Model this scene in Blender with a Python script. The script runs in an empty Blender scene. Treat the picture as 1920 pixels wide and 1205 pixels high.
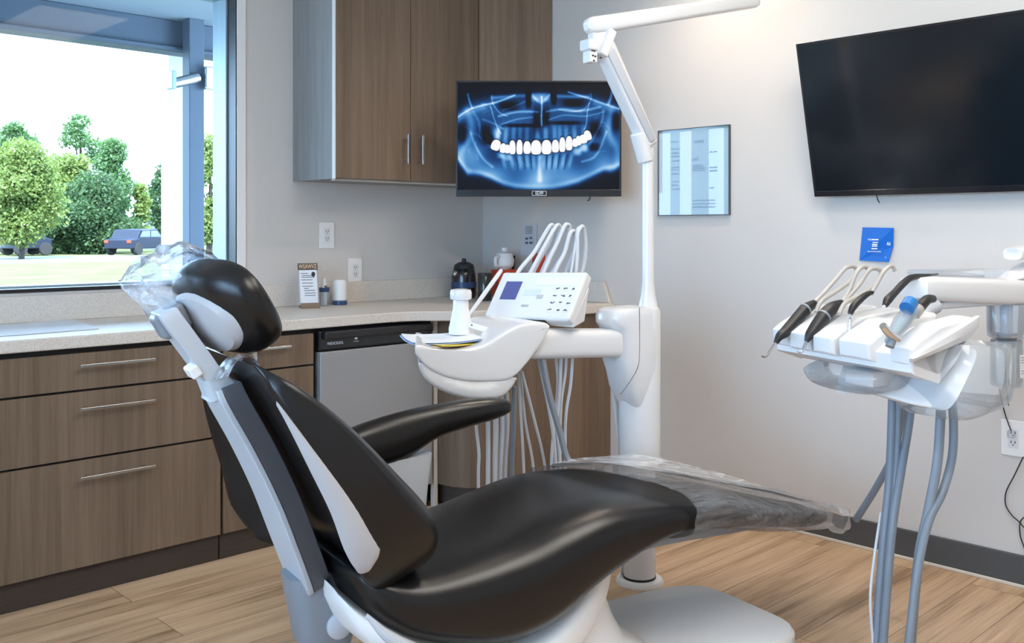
import bpy, bmesh, math, random
import numpy as np
from mathutils import Vector, Matrix
from mathutils.noise import noise as pnoise

C = bpy.context.scene.collection
PI = math.pi
random.seed(7)

# ------------------------------------------------------------------ camera numbers (measured from the room's vanishing points)
FPX, CX, HY, EYE = 1814.0, 960.0, 432.0, 1.25
FW = Vector((.696, .718, 0)); RT = Vector((.718, -.696, 0))
CH_O = Vector((2.057, 1.774, 0)); CH_ANG = math.atan2(-.204, .979)      # dental chair frame: x to the feet, y to the far side
CH_A = Vector((.979, -.204, 0)); CH_W = Vector((.204, .979, 0))

def ray(px, py):
    u = (px-CX)/FPX
    return FW + RT*u + Vector((0, 0, (HY-py)/FPX))
def on_z(px, py, z):
    d = ray(px, py); t = (z-EYE)/d.z
    return Vector((d.x*t, d.y*t, z))
def on_y(px, py, y):
    d = ray(px, py); t = y/d.y
    return Vector((d.x*t, y, EYE+d.z*t))
def on_x(px, py, x):
    d = ray(px, py); t = x/d.x
    return Vector((x, d.y*t, EYE+d.z*t))
def on_w(px, py, w):                 # chair-frame point on the plane y=w
    d = ray(px, py); p = CH_O + CH_W*w
    t = p.dot(CH_W)/d.dot(CH_W)
    P = d*t + Vector((0, 0, EYE))
    return Vector(((P-CH_O).dot(CH_A), w, P.z))
def chw(a, w, z=0):
    return CH_O + CH_A*a + CH_W*w + Vector((0, 0, z))

# ------------------------------------------------------------------ materials
def s2l(c):
    return tuple(((x/255)/12.92 if x/255 <= .04045 else ((x/255+.055)/1.055)**2.4) for x in c)
def newmat(name):
    m = bpy.data.materials.new(name); m.use_nodes = True
    nt = m.node_tree; b = nt.nodes['Principled BSDF']
    return m, nt, b
def N(nt, t, **kw):
    n = nt.nodes.new(t)
    for k, v in kw.items():
        if k.startswith('_'): setattr(n, k[1:], v)
        else: n.inputs[k].default_value = v
    return n
def mat(name, col, rough=.5, metal=0, coat=0, spec=.5, vary=.04, nscale=6, bump=0, bscale=200, trans=0, ior=1.45, alpha=1, sheen=0):
    m, nt, b = newmat(name); col = tuple(col[:3])
    b.inputs['Roughness'].default_value = rough; b.inputs['Metallic'].default_value = metal
    b.inputs['Sheen Weight'].default_value = sheen; b.inputs['Sheen Roughness'].default_value = .35; b.inputs['Coat Weight'].default_value = coat; b.inputs['Coat Roughness'].default_value = .06
    b.inputs['Specular IOR Level'].default_value = spec
    b.inputs['Transmission Weight'].default_value = trans; b.inputs['IOR'].default_value = ior
    b.inputs['Alpha'].default_value = alpha
    tc = N(nt, 'ShaderNodeTexCoord')
    ns = N(nt, 'ShaderNodeTexNoise', Scale=nscale, Detail=3.0)
    nt.links.new(tc.outputs['Object'], ns.inputs['Vector'])
    mx = N(nt, 'ShaderNodeMix', _data_type='RGBA')
    mx.inputs[6].default_value = (*[c*(1-vary) for c in col], 1)
    mx.inputs[7].default_value = (*[min(1, c*(1+vary)) for c in col], 1)
    nt.links.new(ns.outputs['Fac'], mx.inputs[0]); nt.links.new(mx.outputs[2], b.inputs['Base Color'])
    if bump:
        n2 = N(nt, 'ShaderNodeTexNoise', Scale=bscale, Detail=2.0)
        nt.links.new(tc.outputs['Object'], n2.inputs['Vector'])
        bp = N(nt, 'ShaderNodeBump', Strength=bump, Distance=.002)
        nt.links.new(n2.outputs['Fac'], bp.inputs['Height']); nt.links.new(bp.outputs['Normal'], b.inputs['Normal'])
    return m
def wood(name, c1, c2, scale=(38, 38, 1.1), rough=.5):
    m, nt, b = newmat(name)
    tc = N(nt, 'ShaderNodeTexCoord'); mp = N(nt, 'ShaderNodeMapping')
    mp.inputs['Scale'].default_value = scale
    nt.links.new(tc.outputs['Object'], mp.inputs['Vector'])
    n1 = N(nt, 'ShaderNodeTexNoise', Scale=1.0, Detail=8.0, Roughness=.65)
    nt.links.new(mp.outputs[0], n1.inputs['Vector'])
    mp2 = N(nt, 'ShaderNodeMapping'); mp2.inputs['Scale'].default_value = (scale[0]*.16, scale[1]*.16, scale[2]*.3)
    nt.links.new(tc.outputs['Object'], mp2.inputs['Vector'])
    n2 = N(nt, 'ShaderNodeTexNoise', Scale=1.0, Detail=3.0); nt.links.new(mp2.outputs[0], n2.inputs['Vector'])
    mp3 = N(nt, 'ShaderNodeMapping'); mp3.inputs['Scale'].default_value = (scale[0]*9, scale[1]*9, scale[2]*5)
    nt.links.new(tc.outputs['Object'], mp3.inputs['Vector'])
    n3 = N(nt, 'ShaderNodeTexNoise', Scale=1.0, Detail=2.0); nt.links.new(mp3.outputs[0], n3.inputs['Vector'])
    a1 = N(nt, 'ShaderNodeMath', _operation='MULTIPLY'); a1.inputs[1].default_value = .45
    a2 = N(nt, 'ShaderNodeMath', _operation='MULTIPLY_ADD'); a2.inputs[1].default_value = .35
    a3 = N(nt, 'ShaderNodeMath', _operation='MULTIPLY_ADD'); a3.inputs[1].default_value = .25
    nt.links.new(n1.outputs['Fac'], a1.inputs[0]); nt.links.new(n2.outputs['Fac'], a2.inputs[0]); nt.links.new(a1.outputs[0], a2.inputs[2])
    nt.links.new(n3.outputs['Fac'], a3.inputs[0]); nt.links.new(a2.outputs[0], a3.inputs[2])
    cr = N(nt, 'ShaderNodeValToRGB')
    cr.color_ramp.elements[0].position = .38; cr.color_ramp.elements[0].color = (*c1, 1)
    cr.color_ramp.elements[1].position = .66; cr.color_ramp.elements[1].color = (*c2, 1)
    nt.links.new(a3.outputs[0], cr.inputs[0]); nt.links.new(cr.outputs[0], b.inputs['Base Color'])
    b.inputs['Roughness'].default_value = rough
    bp = N(nt, 'ShaderNodeBump', Strength=.12, Distance=.001)
    nt.links.new(n3.outputs['Fac'], bp.inputs['Height']); nt.links.new(bp.outputs['Normal'], b.inputs['Normal'])
    return m
def floor_mat():
    m, nt, b = newmat('vinyl_plank')
    tc = N(nt, 'ShaderNodeTexCoord')
    br = N(nt, 'ShaderNodeTexBrick', Scale=1.0)
    br.inputs['Color1'].default_value = (.2, .2, .2, 1); br.inputs['Color2'].default_value = (.8, .8, .8, 1)
    br.inputs['Mortar'].default_value = (.5, .5, .5, 1)
    br.inputs['Mortar Size'].default_value = .0012; br.inputs['Brick Width'].default_value = 1.35; br.inputs['Row Height'].default_value = .19
    br.offset = .37
    nt.links.new(tc.outputs['Object'], br.inputs['Vector'])
    sx = N(nt, 'ShaderNodeSeparateXYZ'); nt.links.new(tc.outputs['Object'], sx.inputs[0])
    sc = N(nt, 'ShaderNodeSeparateColor'); nt.links.new(br.outputs['Color'], sc.inputs[0])
    ad = N(nt, 'ShaderNodeMath', _operation='MULTIPLY_ADD'); ad.inputs[1].default_value = 13.0
    nt.links.new(sc.outputs[0], ad.inputs[0]); nt.links.new(sx.outputs[0], ad.inputs[2])
    mx_ = N(nt, 'ShaderNodeCombineXYZ'); nt.links.new(ad.outputs[0], mx_.inputs[0]); nt.links.new(sx.outputs[1], mx_.inputs[1])
    def grain(sc_, det, out=None):
        mp = N(nt, 'ShaderNodeMapping'); mp.inputs['Scale'].default_value = sc_
        nt.links.new(mx_.outputs[0], mp.inputs['Vector'])
        n = N(nt, 'ShaderNodeTexNoise', Scale=1.0, Detail=det, Roughness=.6, Distortion=.35)
        nt.links.new(mp.outputs[0], n.inputs['Vector']); return n
    g1 = grain((.9, 16, 1), 5.0); g2 = grain((4, 110, 1), 3.0)
    a1 = N(nt, 'ShaderNodeMath', _operation='MULTIPLY'); a1.inputs[1].default_value = .62
    a2 = N(nt, 'ShaderNodeMath', _operation='MULTIPLY_ADD'); a2.inputs[1].default_value = .28
    a3 = N(nt, 'ShaderNodeMath', _operation='MULTIPLY_ADD'); a3.inputs[1].default_value = .14
    nt.links.new(g1.outputs['Fac'], a1.inputs[0]); nt.links.new(g2.outputs['Fac'], a2.inputs[0]); nt.links.new(a1.outputs[0], a2.inputs[2])
    nt.links.new(sc.outputs[0], a3.inputs[0]); nt.links.new(a2.outputs[0], a3.inputs[2])
    cr = N(nt, 'ShaderNodeValToRGB')
    e = cr.color_ramp.elements
    e[0].position = .38; e[0].color = (.27, .168, .092, 1); e[1].position = .66; e[1].color = (.68, .475, .30, 1)
    k = e.new(.5); k.color = (.52, .345, .21, 1)
    nt.links.new(a3.outputs[0], cr.inputs[0])
    mm = N(nt, 'ShaderNodeMix', _data_type='RGBA'); mm.inputs[7].default_value = (.14, .095, .065, 1)
    nt.links.new(br.outputs['Fac'], mm.inputs[0]); nt.links.new(cr.outputs[0], mm.inputs[6])
    nt.links.new(mm.outputs[2], b.inputs['Base Color'])
    b.inputs['Roughness'].default_value = .42; b.inputs['Specular IOR Level'].default_value = .35
    bp = N(nt, 'ShaderNodeBump', Strength=.15, Distance=.001)
    nt.links.new(g2.outputs['Fac'], bp.inputs['Height']); nt.links.new(bp.outputs['Normal'], b.inputs['Normal'])
    return m
def speckle():
    m, nt, b = newmat('speckled_worktop')
    tc = N(nt, 'ShaderNodeTexCoord')
    n1 = N(nt, 'ShaderNodeTexNoise', Scale=420.0, Detail=2.0); n2 = N(nt, 'ShaderNodeTexNoise', Scale=160.0, Detail=3.0)
    for n in (n1, n2): nt.links.new(tc.outputs['Object'], n.inputs['Vector'])
    cr = N(nt, 'ShaderNodeValToRGB'); e = cr.color_ramp.elements
    e[0].position = .32; e[0].color = (.40, .34, .28, 1); e[1].position = .44; e[1].color = (.70, .645, .585, 1)
    nt.links.new(n1.outputs['Fac'], cr.inputs[0])
    cr2 = N(nt, 'ShaderNodeValToRGB'); e = cr2.color_ramp.elements
    e[0].position = .3; e[0].color = (.90, .89, .88, 1); e[1].position = .6; e[1].color = (1, 1, 1, 1)
    nt.links.new(n2.outputs['Fac'], cr2.inputs[0])
    mx = N(nt, 'ShaderNodeMix', _data_type='RGBA', _blend_type='MULTIPLY'); mx.inputs[0].default_value = 1
    nt.links.new(cr.outputs[0], mx.inputs[6]); nt.links.new(cr2.outputs[0], mx.inputs[7])
    nt.links.new(mx.outputs[2], b.inputs['Base Color'])
    b.inputs['Roughness'].default_value = .38
    return m
def film(name, amount=.28, tint=(.86, .92, 1), bscale=9, bstr=.8, stretch=(1, 1, 1), rough=.12):
    """thin clear plastic: mostly see-through, with glossy folds and a milky share"""
    m, nt, b = newmat(name)
    out = [n for n in nt.nodes if n.type == 'OUTPUT_MATERIAL'][0]; nt.nodes.remove(b)
    tc = N(nt, 'ShaderNodeTexCoord'); mp = N(nt, 'ShaderNodeMapping'); mp.inputs['Scale'].default_value = stretch
    nt.links.new(tc.outputs['Object'], mp.inputs['Vector'])
    ns = N(nt, 'ShaderNodeTexNoise', Scale=bscale, Detail=6.0, Roughness=.6, Distortion=1.2)
    nt.links.new(mp.outputs[0], ns.inputs['Vector'])
    bp = N(nt, 'ShaderNodeBump', Strength=bstr, Distance=.03); nt.links.new(ns.outputs['Fac'], bp.inputs['Height'])
    tr = N(nt, 'ShaderNodeBsdfTransparent'); tr.inputs[0].default_value = (.97, .98, 1, 1)
    gl = N(nt, 'ShaderNodeBsdfGlossy', Roughness=rough); gl.inputs[0].default_value = (1, 1, 1, 1)
    df = N(nt, 'ShaderNodeBsdfTranslucent'); df.inputs[0].default_value = (*tint, 1)
    d2 = N(nt, 'ShaderNodeBsdfDiffuse'); d2.inputs[0].default_value = (*tint, 1)
    nt.links.new(bp.outputs[0], gl.inputs['Normal']); nt.links.new(bp.outputs[0], d2.inputs['Normal'])
    m0 = N(nt, 'ShaderNodeMixShader', Fac=.35); nt.links.new(d2.outputs[0], m0.inputs[1]); nt.links.new(df.outputs[0], m0.inputs[2])
    cr = N(nt, 'ShaderNodeValToRGB'); e = cr.color_ramp.elements
    e[0].position = .42; e[0].color = (amount*.35,)*3+(1,); e[1].position = .68; e[1].color = (min(1, amount*2.2),)*3+(1,)
    nt.links.new(ns.outputs['Fac'], cr.inputs[0])
    m1 = N(nt, 'ShaderNodeMixShader'); nt.links.new(cr.outputs[0], m1.inputs[0])
    nt.links.new(tr.outputs[0], m1.inputs[1]); nt.links.new(m0.outputs[0], m1.inputs[2])
    fr = N(nt, 'ShaderNodeFresnel', IOR=1.5); nt.links.new(bp.outputs[0], fr.inputs['Normal'])
    ml = N(nt, 'ShaderNodeMath', _operation='MULTIPLY_ADD', _use_clamp=True); ml.inputs[1].default_value = .75; ml.inputs[2].default_value = .02
    nt.links.new(fr.outputs[0], ml.inputs[0])
    m2 = N(nt, 'ShaderNodeMixShader'); nt.links.new(ml.outputs[0], m2.inputs[0])
    nt.links.new(m1.outputs[0], m2.inputs[1]); nt.links.new(gl.outputs[0], m2.inputs[2])
    nt.links.new(m2.outputs[0], out.inputs[0])
    return m
def clear(name, tint=(.94, .97, 1), gloss=.5, haze=.0):
    m, nt, b = newmat(name)
    out = [n for n in nt.nodes if n.type == 'OUTPUT_MATERIAL'][0]; nt.nodes.remove(b)
    tr = N(nt, 'ShaderNodeBsdfTransparent'); tr.inputs[0].default_value = (*tint, 1)
    gl = N(nt, 'ShaderNodeBsdfGlossy', Roughness=.02)
    src = tr
    if haze:
        d = N(nt, 'ShaderNodeBsdfDiffuse'); d.inputs[0].default_value = (.8, .88, .95, 1)
        mh = N(nt, 'ShaderNodeMixShader', Fac=haze); nt.links.new(tr.outputs[0], mh.inputs[1]); nt.links.new(d.outputs[0], mh.inputs[2]); src = mh
    fr = N(nt, 'ShaderNodeFresnel', IOR=1.5)
    tc = N(nt, 'ShaderNodeTexCoord'); ns = N(nt, 'ShaderNodeTexNoise', Scale=3.0)
    nt.links.new(tc.outputs['Object'], ns.inputs['Vector'])
    bp = N(nt, 'ShaderNodeBump', Strength=.02, Distance=.01); nt.links.new(ns.outputs['Fac'], bp.inputs['Height']); nt.links.new(bp.outputs[0], gl.inputs['Normal'])
    ml = N(nt, 'ShaderNodeMath', _operation='MULTIPLY'); ml.inputs[1].default_value = gloss; nt.links.new(fr.outputs[0], ml.inputs[0])
    mx = N(nt, 'ShaderNodeMixShader'); nt.links.new(ml.outputs[0], mx.inputs[0])
    nt.links.new(src.outputs[0], mx.inputs[1]); nt.links.new(gl.outputs[0], mx.inputs[2]); nt.links.new(mx.outputs[0], out.inputs[0])
    return m
def emis(name, col, st):
    m, nt, b = newmat(name)
    b.inputs['Base Color'].default_value = (*col, 1)
    b.inputs['Emission Color'].default_value = (*col, 1); b.inputs['Emission Strength'].default_value = st
    return m

M = {}
M['wall'] = mat('wall_paint', (.60, .57, .54), .75, vary=.015, bump=.05, bscale=500)
M['ceil'] = mat('ceiling_paint', (.8, .79, .77), .9, vary=.01)
M['floor'] = floor_mat()
M['wood'] = wood('brown_laminate', (.112, .073, .046), (.215, .148, .099))
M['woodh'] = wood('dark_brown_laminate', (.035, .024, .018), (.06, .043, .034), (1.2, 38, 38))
M['side'] = wood('cabinet_side_laminate', (.19, .19, .19), (.30, .30, .30))
M['edge'] = mat('pale_edge_band', (.62, .56, .48), .5)
M['gap'] = mat('dark_carcass', (.012, .011, .010), .6)
M['top'] = speckle()
M['chrome'] = mat('brushed_nickel', (.75, .74, .72), .22, metal=1)
M['mirror'] = mat('bright_steel', (.8, .82, .85), .1, metal=1)
M['steel'] = mat('grey_appliance_steel', (.36, .365, .37), .42, metal=.35, vary=.02)
M['blackp'] = mat('black_gloss_plastic', (.012, .014, .018), .18, coat=.3)
M['blackm'] = mat('black_satin_plastic', (.02, .02, .022), .42)
M['vinyl'] = mat('black_vinyl', (.007, .0068, .0075), .27, spec=.5, vary=.05, bump=.10, bscale=900)
M['white'] = mat('white_gloss_plastic', (.73, .73, .735), .22, coat=.35, vary=.01)
M['whitem'] = mat('white_satin_plastic', (.78, .775, .77), .42, vary=.01)
M['grey'] = mat('light_grey_plastic', (.50, .525, .56), .42, vary=.02)
M['grey2'] = mat('pale_grey_shell', (.46, .45, .46), .5, vary=.02)
M['dgrey'] = mat('dark_grey_plastic', (.085, .085, .095), .45)
M['mgrey'] = mat('mid_grey_plastic', (.23, .25, .28), .38)
M['hosew'] = mat('pale_grey_hose', (.62, .65, .69), .35, vary=.02)
M['hoseg'] = mat('blue_grey_hose', (.20, .235, .28), .38, vary=.03)
M['hosec'] = mat('cream_grey_hose', (.42, .39, .355), .4, vary=.02)
M['film'] = film('clear_film', .12, tint=(.80, .90, 1), stretch=(1, 9, 9), bscale=6, bstr=.8, rough=.08)
M['filmt'] = film('stretched_film', .42, stretch=(1, 14, 14), bscale=3, bstr=.3)
M['filmh'] = film('crumpled_film', .26, bscale=9, bstr=.5, rough=.18)
M['glass'] = clear('window_glass', gloss=.12)
M['clearp'] = clear('clear_plastic', (.96, .98, 1), gloss=.7, haze=.16)
M['aluf'] = mat('aluminium_frame', (.35, .47, .56), .38, metal=.3)
M['blackf'] = mat('black_frame', (.012, .012, .016), .35)
M['basebd'] = mat('dark_vinyl_base', (.075, .074, .075), .55)
M['paper'] = mat('white_paper', (.74, .765, .81), .7, vary=.01)
M['ink'] = mat('grey_ink', (.12, .13, .15), .7)
M['inkd'] = mat('black_ink', (.02, .02, .02), .6)
M['yellow'] = mat('yellow_folder', (.70, .55, .06), .6)
M['peach'] = mat('peach_paper', (.80, .58, .38), .6)
M['bluep'] = mat('blue_card', (.0, .12, .52), .35, vary=.04, nscale=12)
M['wink'] = mat('white_ink', (.85, .9, .95), .5)
M['red'] = mat('red_plastic', (.58, .045, .012), .35)
M['navy'] = mat('navy_plastic', (.03, .06, .15), .3)
M['brown'] = mat('brown_holder', (.22, .15, .10), .4)
M['taupe'] = mat('taupe_card', (.09, .07, .055), .5)
M['lcd'] = emis('lcd_blue', (.05, .06, .18), .55)
M['dark'] = mat('screen_glass', (.005, .009, .014), .14, spec=.6)
M['blued'] = mat('blue_grip', (.02, .16, .42), .3)
M['soffit'] = mat('soffit_paint', (.36, .42, .46), .7)
M['porch'] = mat('porch_steel', (.10, .13, .17), .6)
M['grass'] = mat('lawn', (.105, .112, .055), .9, spec=0, vary=.35, nscale=.6)
M['conc'] = mat('concrete', (.16, .16, .15), .8, spec=0, vary=.06)
M['bark'] = mat('bark', (.03, .025, .02), .9, vary=.3)
M['carb'] = mat('dark_car_paint', (.012, .016, .03), .5, coat=.1, spec=.2)
M['carw'] = mat('silver_car_paint', (.2, .21, .23), .25, coat=.8)
M['carg'] = mat('car_window', (.05, .07, .09), .08, spec=.9)
M['tyre'] = mat('tyre', (.02, .02, .02), .8)
def leafmat(name, c, var=.35):
    m = mat(name, c, .6, vary=var, nscale=.9)
    nt = m.node_tree; b = nt.nodes['Principled BSDF']; out = [n for n in nt.nodes if n.type == 'OUTPUT_MATERIAL'][0]
    tl = N(nt, 'ShaderNodeBsdfTranslucent'); tl.inputs[0].default_value = (c[0]*1.5, c[1]*1.5, c[2], 1)
    ms = N(nt, 'ShaderNodeMixShader', Fac=.4)
    nt.links.new(b.outputs[0], ms.inputs[1]); nt.links.new(tl.outputs[0], ms.inputs[2]); nt.links.new(ms.outputs[0], out.inputs[0])
    return m
M['leaf1'] = leafmat('bright_leaves', (.135, .185, .050)); M['leaf2'] = leafmat('mid_leaves', (.075, .145, .055)); M['leaf3'] = leafmat('dark_leaves', (.050, .098, .040))

# ------------------------------------------------------------------ mesh builder
class MB:
    def __init__(s): s.v = []; s.f = []
    def add(s, vs, fs):
        o = len(s.v); s.v += [tuple(v) for v in vs]; s.f += [tuple(i+o for i in f) for f in fs]; return s
    def box(s, x0, x1, y0, y1, z0, z1, mtx=None):
        vs = [Vector((x, y, z)) for z in (z0, z1) for y in (y0, y1) for x in (x0, x1)]
        if mtx: vs = [mtx@v for v in vs]
        return s.add(vs, [(0, 2, 3, 1), (4, 5, 7, 6), (0, 1, 5, 4), (2, 6, 7, 3), (0, 4, 6, 2), (1, 3, 7, 5)])
    def rings(s, R, cap=True, closed=False):
        n = len(R[0]); o = len(s.v)
        for r in R: s.v += [tuple(p) for p in r]
        m = len(R)
        for i in range(m if closed else m-1):
            a = o+i*n; b = o+((i+1) % m)*n
            for j in range(n):
                k = (j+1) % n; s.f.append((a+j, a+k, b+k, b+j))
        if cap and not closed:
            s.f.append(tuple(o+j for j in range(n-1, -1, -1))); s.f.append(tuple(o+(m-1)*n+j for j in range(n)))
        return s
    def tube(s, pts, r, n=10, smooth=6, cap=True):
        pts = [Vector(p) for p in pts]
        rs = r if isinstance(r, (list, tuple)) else [r]*len(pts)
        if smooth and len(pts) > 2:
            P, Q = [], []
            ext = [pts[0]*2-pts[1]] + pts + [pts[-1]*2-pts[-2]]
            for i in range(len(pts)-1):
                p0, p1, p2, p3 = ext[i:i+4]
                for k in range(smooth):
                    t = k/smooth
                    P.append(.5*((2*p1)+(p2-p0)*t+(2*p0-5*p1+4*p2-p3)*t*t+(3*p1-p0-3*p2+p3)*t**3)); Q.append(rs[i]*(1-t)+rs[i+1]*t)
            P.append(pts[-1]); Q.append(rs[-1])
        else: P, Q = pts, rs
        R = []; t0 = (P[1]-P[0]).normalized()
        nrm = t0.cross(Vector((0, 0, 1)))
        if nrm.length < .1: nrm = t0.cross(Vector((1, 0, 0)))
        nrm.normalize()
        for i, p in enumerate(P):
            t = (P[min(i+1, len(P)-1)]-P[max(i-1, 0)]).normalized()
            nrm = (nrm-t*nrm.dot(t)).normalized(); bn = t.cross(nrm)
            R.append([p+(nrm*math.cos(2*PI*j/n)+bn*math.sin(2*PI*j/n))*Q[i] for j in range(n)])
        return s.rings(R, cap)
    def lathe(s, prof, c=(0, 0, 0), n=28, mtx=None):
        R = []
        for r, z in prof:
            ring = [Vector((c[0]+r*math.cos(2*PI*j/n), c[1]+r*math.sin(2*PI*j/n), c[2]+z)) for j in range(n)]
            if mtx: ring = [mtx@v for v in ring]
            R.append(ring)
        return s.rings(R)
    def prism(s, poly, d0, d1, fn):
        """poly of 2D points, fn(u,v,d)->3D"""
        n = len(poly); o = len(s.v)
        s.v += [tuple(fn(u, v, d0)) for u, v in poly] + [tuple(fn(u, v, d1)) for u, v in poly]
        for j in range(n):
            k = (j+1) % n; s.f.append((o+j, o+k, o+n+k, o+n+j))
        s.f.append(tuple(o+j for j in range(n-1, -1, -1))); s.f.append(tuple(o+n+j for j in range(n)))
        return s
    def build(s, name, m, parent=None, bevel=0, seg=3, smooth=True, sub=0, ang=35):
        me = bpy.data.meshes.new(name); me.from_pydata(s.v, [], s.f); me.update()
        bm = bmesh.new(); bm.from_mesh(me)
        bmesh.ops.recalc_face_normals(bm, faces=bm.faces)
        if smooth:
            for f in bm.faces: f.smooth = True
            ca = math.radians(ang)
            for e in bm.edges:
                if len(e.link_faces) == 2 and e.calc_face_angle(0) > ca and not bevel and not sub: e.smooth = False
        bm.to_mesh(me); bm.free()
        me.materials.append(M[m] if isinstance(m, str) else m)
        o = bpy.data.objects.new(name, me); C.objects.link(o)
        if parent: o.parent = parent
        if bevel:
            b = o.modifiers.new('b', 'BEVEL'); b.width = bevel; b.segments = seg; b.limit_method = 'ANGLE'; b.angle_limit = math.radians(30)
            b.harden_normals = True; b.use_clamp_overlap = True
        if sub:
            q = o.modifiers.new('s', 'SUBSURF'); q.levels = sub; q.render_levels = sub
        return o

def slab(stations, n=4.0, seg=40, dip=0, wing=0):
    """rings for a padded shape in the chair frame. station = (Bx,Bz,Fx,Fz,half width[,centre w])"""
    R = []
    for st in stations:
        bx, bz, fx, fz, hw = st[:5]; wc = st[5] if len(st) > 5 else 0
        mx_, mz = (bx+fx)/2, (bz+fz)/2; hx, hz = (fx-bx)/2, (fz-bz)/2
        ring = []
        for j in range(seg):
            t = 2*PI*j/seg; c, q = math.cos(t), math.sin(t)
            u = math.copysign(abs(c)**(2/n), c); k = math.copysign(abs(q)**(2/n), q)
            dd = dip*(1-u*u) if k > 0 else 0
            kk = k - dd/max(.01, math.hypot(hx, hz))
            if wing and k < 0: kk -= wing*(2.25 if u > 0 else 1)*(u*u)**2.2*abs(k)**.4/max(.02, math.hypot(hx, hz))*min(1, math.hypot(hx, hz)/.10)
            ring.append(Vector((mx_+hx*kk, wc+hw*u, mz+hz*kk)))
        R.append(ring)
    return R
def resample(st, k=4):
    """catmull-rom resample of station tuples"""
    L = max(len(s) for s in st); st = [tuple(s)+(0,)*(L-len(s)) for s in st]
    out = []; ext = [st[0]]+list(st)+[st[-1]]
    for i in range(len(st)-1):
        p0, p1, p2, p3 = ext[i:i+4]
        for q in range(k):
            t = q/k
            out.append(tuple(.5*((2*b)+(c-a)*t+(2*a-5*b+4*c-d)*t*t+(3*b-a-3*c+d)*t**3) for a, b, c, d in zip(p0, p1, p2, p3)))
    out.append(st[-1]); return out

def tag(o, label=None, cat=None, group=None, kind=None):
    if label: o['label'] = label
    if cat: o['category'] = cat
    if group: o['group'] = group
    if kind: o['kind'] = kind
    return o
def thing(name, label, cat, loc=(0, 0, 0), rz=0, group=None):
    o = bpy.data.objects.new(name, None); C.objects.link(o); o.empty_display_size = .05
    o.location = loc; o.rotation_euler = (0, 0, rz)
    return tag(o, label, cat, group)
def struct(o): o['kind'] = 'structure'; return o
def kids(o): return [c for c in bpy.data.objects if c.parent == o]
def dup(root, loc=None, rz=None, label=None, parent=None, sub=None):
    r = root.copy(); C.objects.link(r)
    if parent is not None: r.parent = parent
    if loc is not None: r.location = loc
    if rz is not None: r.rotation_euler = (0, 0, rz)
    if label: r['label'] = label
    for ch in kids(root):
        dup(ch, parent=r)
    return r
def text(name, s, size, mtx, m, parent=None, depth=.0006, align='CENTER', sx=1.0):
    cu = bpy.data.curves.new(name, 'FONT'); cu.body = s; cu.size = size; cu.extrude = depth; cu.align_x = align; cu.align_y = 'CENTER'; cu.resolution_u = 2
    o = bpy.data.objects.new(name+'_t', cu); C.objects.link(o)
    dg = bpy.context.evaluated_depsgraph_get(); me = bpy.data.meshes.new_from_object(o.evaluated_get(dg))
    bpy.data.objects.remove(o); bpy.data.curves.remove(cu)
    me.transform(mtx@Matrix.Diagonal((sx, 1, 1, 1)))
    me.materials.clear(); me.materials.append(M[m])
    ob = bpy.data.objects.new(name, me); C.objects.link(ob)
    if parent: ob.parent = parent
    return ob
def frame_mtx(o, x, y):
    """matrix with local x,y directions and origin"""
    x = Vector(x).normalized(); y = Vector(y).normalized(); z = x.cross(y).normalized()
    m = Matrix((x, y, z)).transposed().to_4x4(); m.translation = Vector(o); return m
# faces of the two walls seen in the photo
def wall_r(y, z, off=.002): return frame_mtx((3.65-off, y, z), (0, -1, 0), (0, 0, 1))
def wall_b(x, z, off=.002): return frame_mtx((x, 4.0-off, z), (1, 0, 0), (0, 0, 1))

# ================================================================== SETTING
XW, YW = 3.65, 4.0
X0, Y0, CEIL = -2.2, -1.6, 2.75
WX0, WX1, WZ0, WZ1 = -.9, 2.145, 1.012, 2.35     # window opening
struct(MB().box(X0-.1, XW+.1, Y0-.1, YW+.2, -.1, 0).build('floor', 'floor', smooth=False))
struct(MB().box(X0-.2, XW+.2, Y0-.2, YW+.3, CEIL, CEIL+.15).build('ceiling', 'ceil', smooth=False))
wb = MB()
wb.box(X0-.2, WX0, YW, YW+.2, 0, CEIL); wb.box(WX1, XW+.2, YW, YW+.2, 0, CEIL)
wb.box(WX0, WX1, YW, YW+.2, 0, WZ0); wb.box(WX0, WX1, YW, YW+.2, WZ1, CEIL)
struct(wb.build('wall_back', 'wall', smooth=False))
struct(MB().box(XW, XW+.2, Y0-.2, YW, 0, CEIL).build('wall_right', 'wall', smooth=False))
LY0, LY1, LZ0, LZ1 = -.9, 2.6, .85, 2.45      # added window, unseen at the camera's left, to bring in cool light
wl = MB()
wl.box(X0-.2, X0, Y0-.2, LY0, 0, CEIL); wl.box(X0-.2, X0, LY1, YW, 0, CEIL)
wl.box(X0-.2, X0, LY0, LY1, 0, LZ0); wl.box(X0-.2, X0, LY0, LY1, LZ1, CEIL)
struct(wl.build('wall_left', 'wall', smooth=False))
win2 = bpy.data.objects.new('added_window', None); C.objects.link(win2); win2['kind'] = 'structure'
f = MB()
for (y0_, y1_) in ((LY0, LY0+.05), (.75, .85), (LY1-.05, LY1)): f.box(X0-.12, X0-.04, y0_, y1_, LZ0, LZ1)
f.box(X0-.12, X0-.04, LY0, LY1, LZ0, LZ0+.05); f.box(X0-.12, X0-.04, LY0, LY1, LZ1-.05, LZ1)
f.build('frame', 'blackf', win2)
MB().box(X0-.085, X0-.08, LY0, LY1, LZ0, LZ1).build('pane', 'glass', win2)
struct(MB().box(X0, XW, Y0-.2, Y0, 0, CEIL).build('wall_front', 'wall', smooth=False))
b = struct(MB().box(XW-.012, XW, Y0, 3.05, 0, .112).build('baseboard_right', 'basebd', bevel=.004))
struct(MB().box(XW-.02, XW-.012, Y0, 3.05, 0, .012).build('trim_1', 'edge', bevel=.003))
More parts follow.
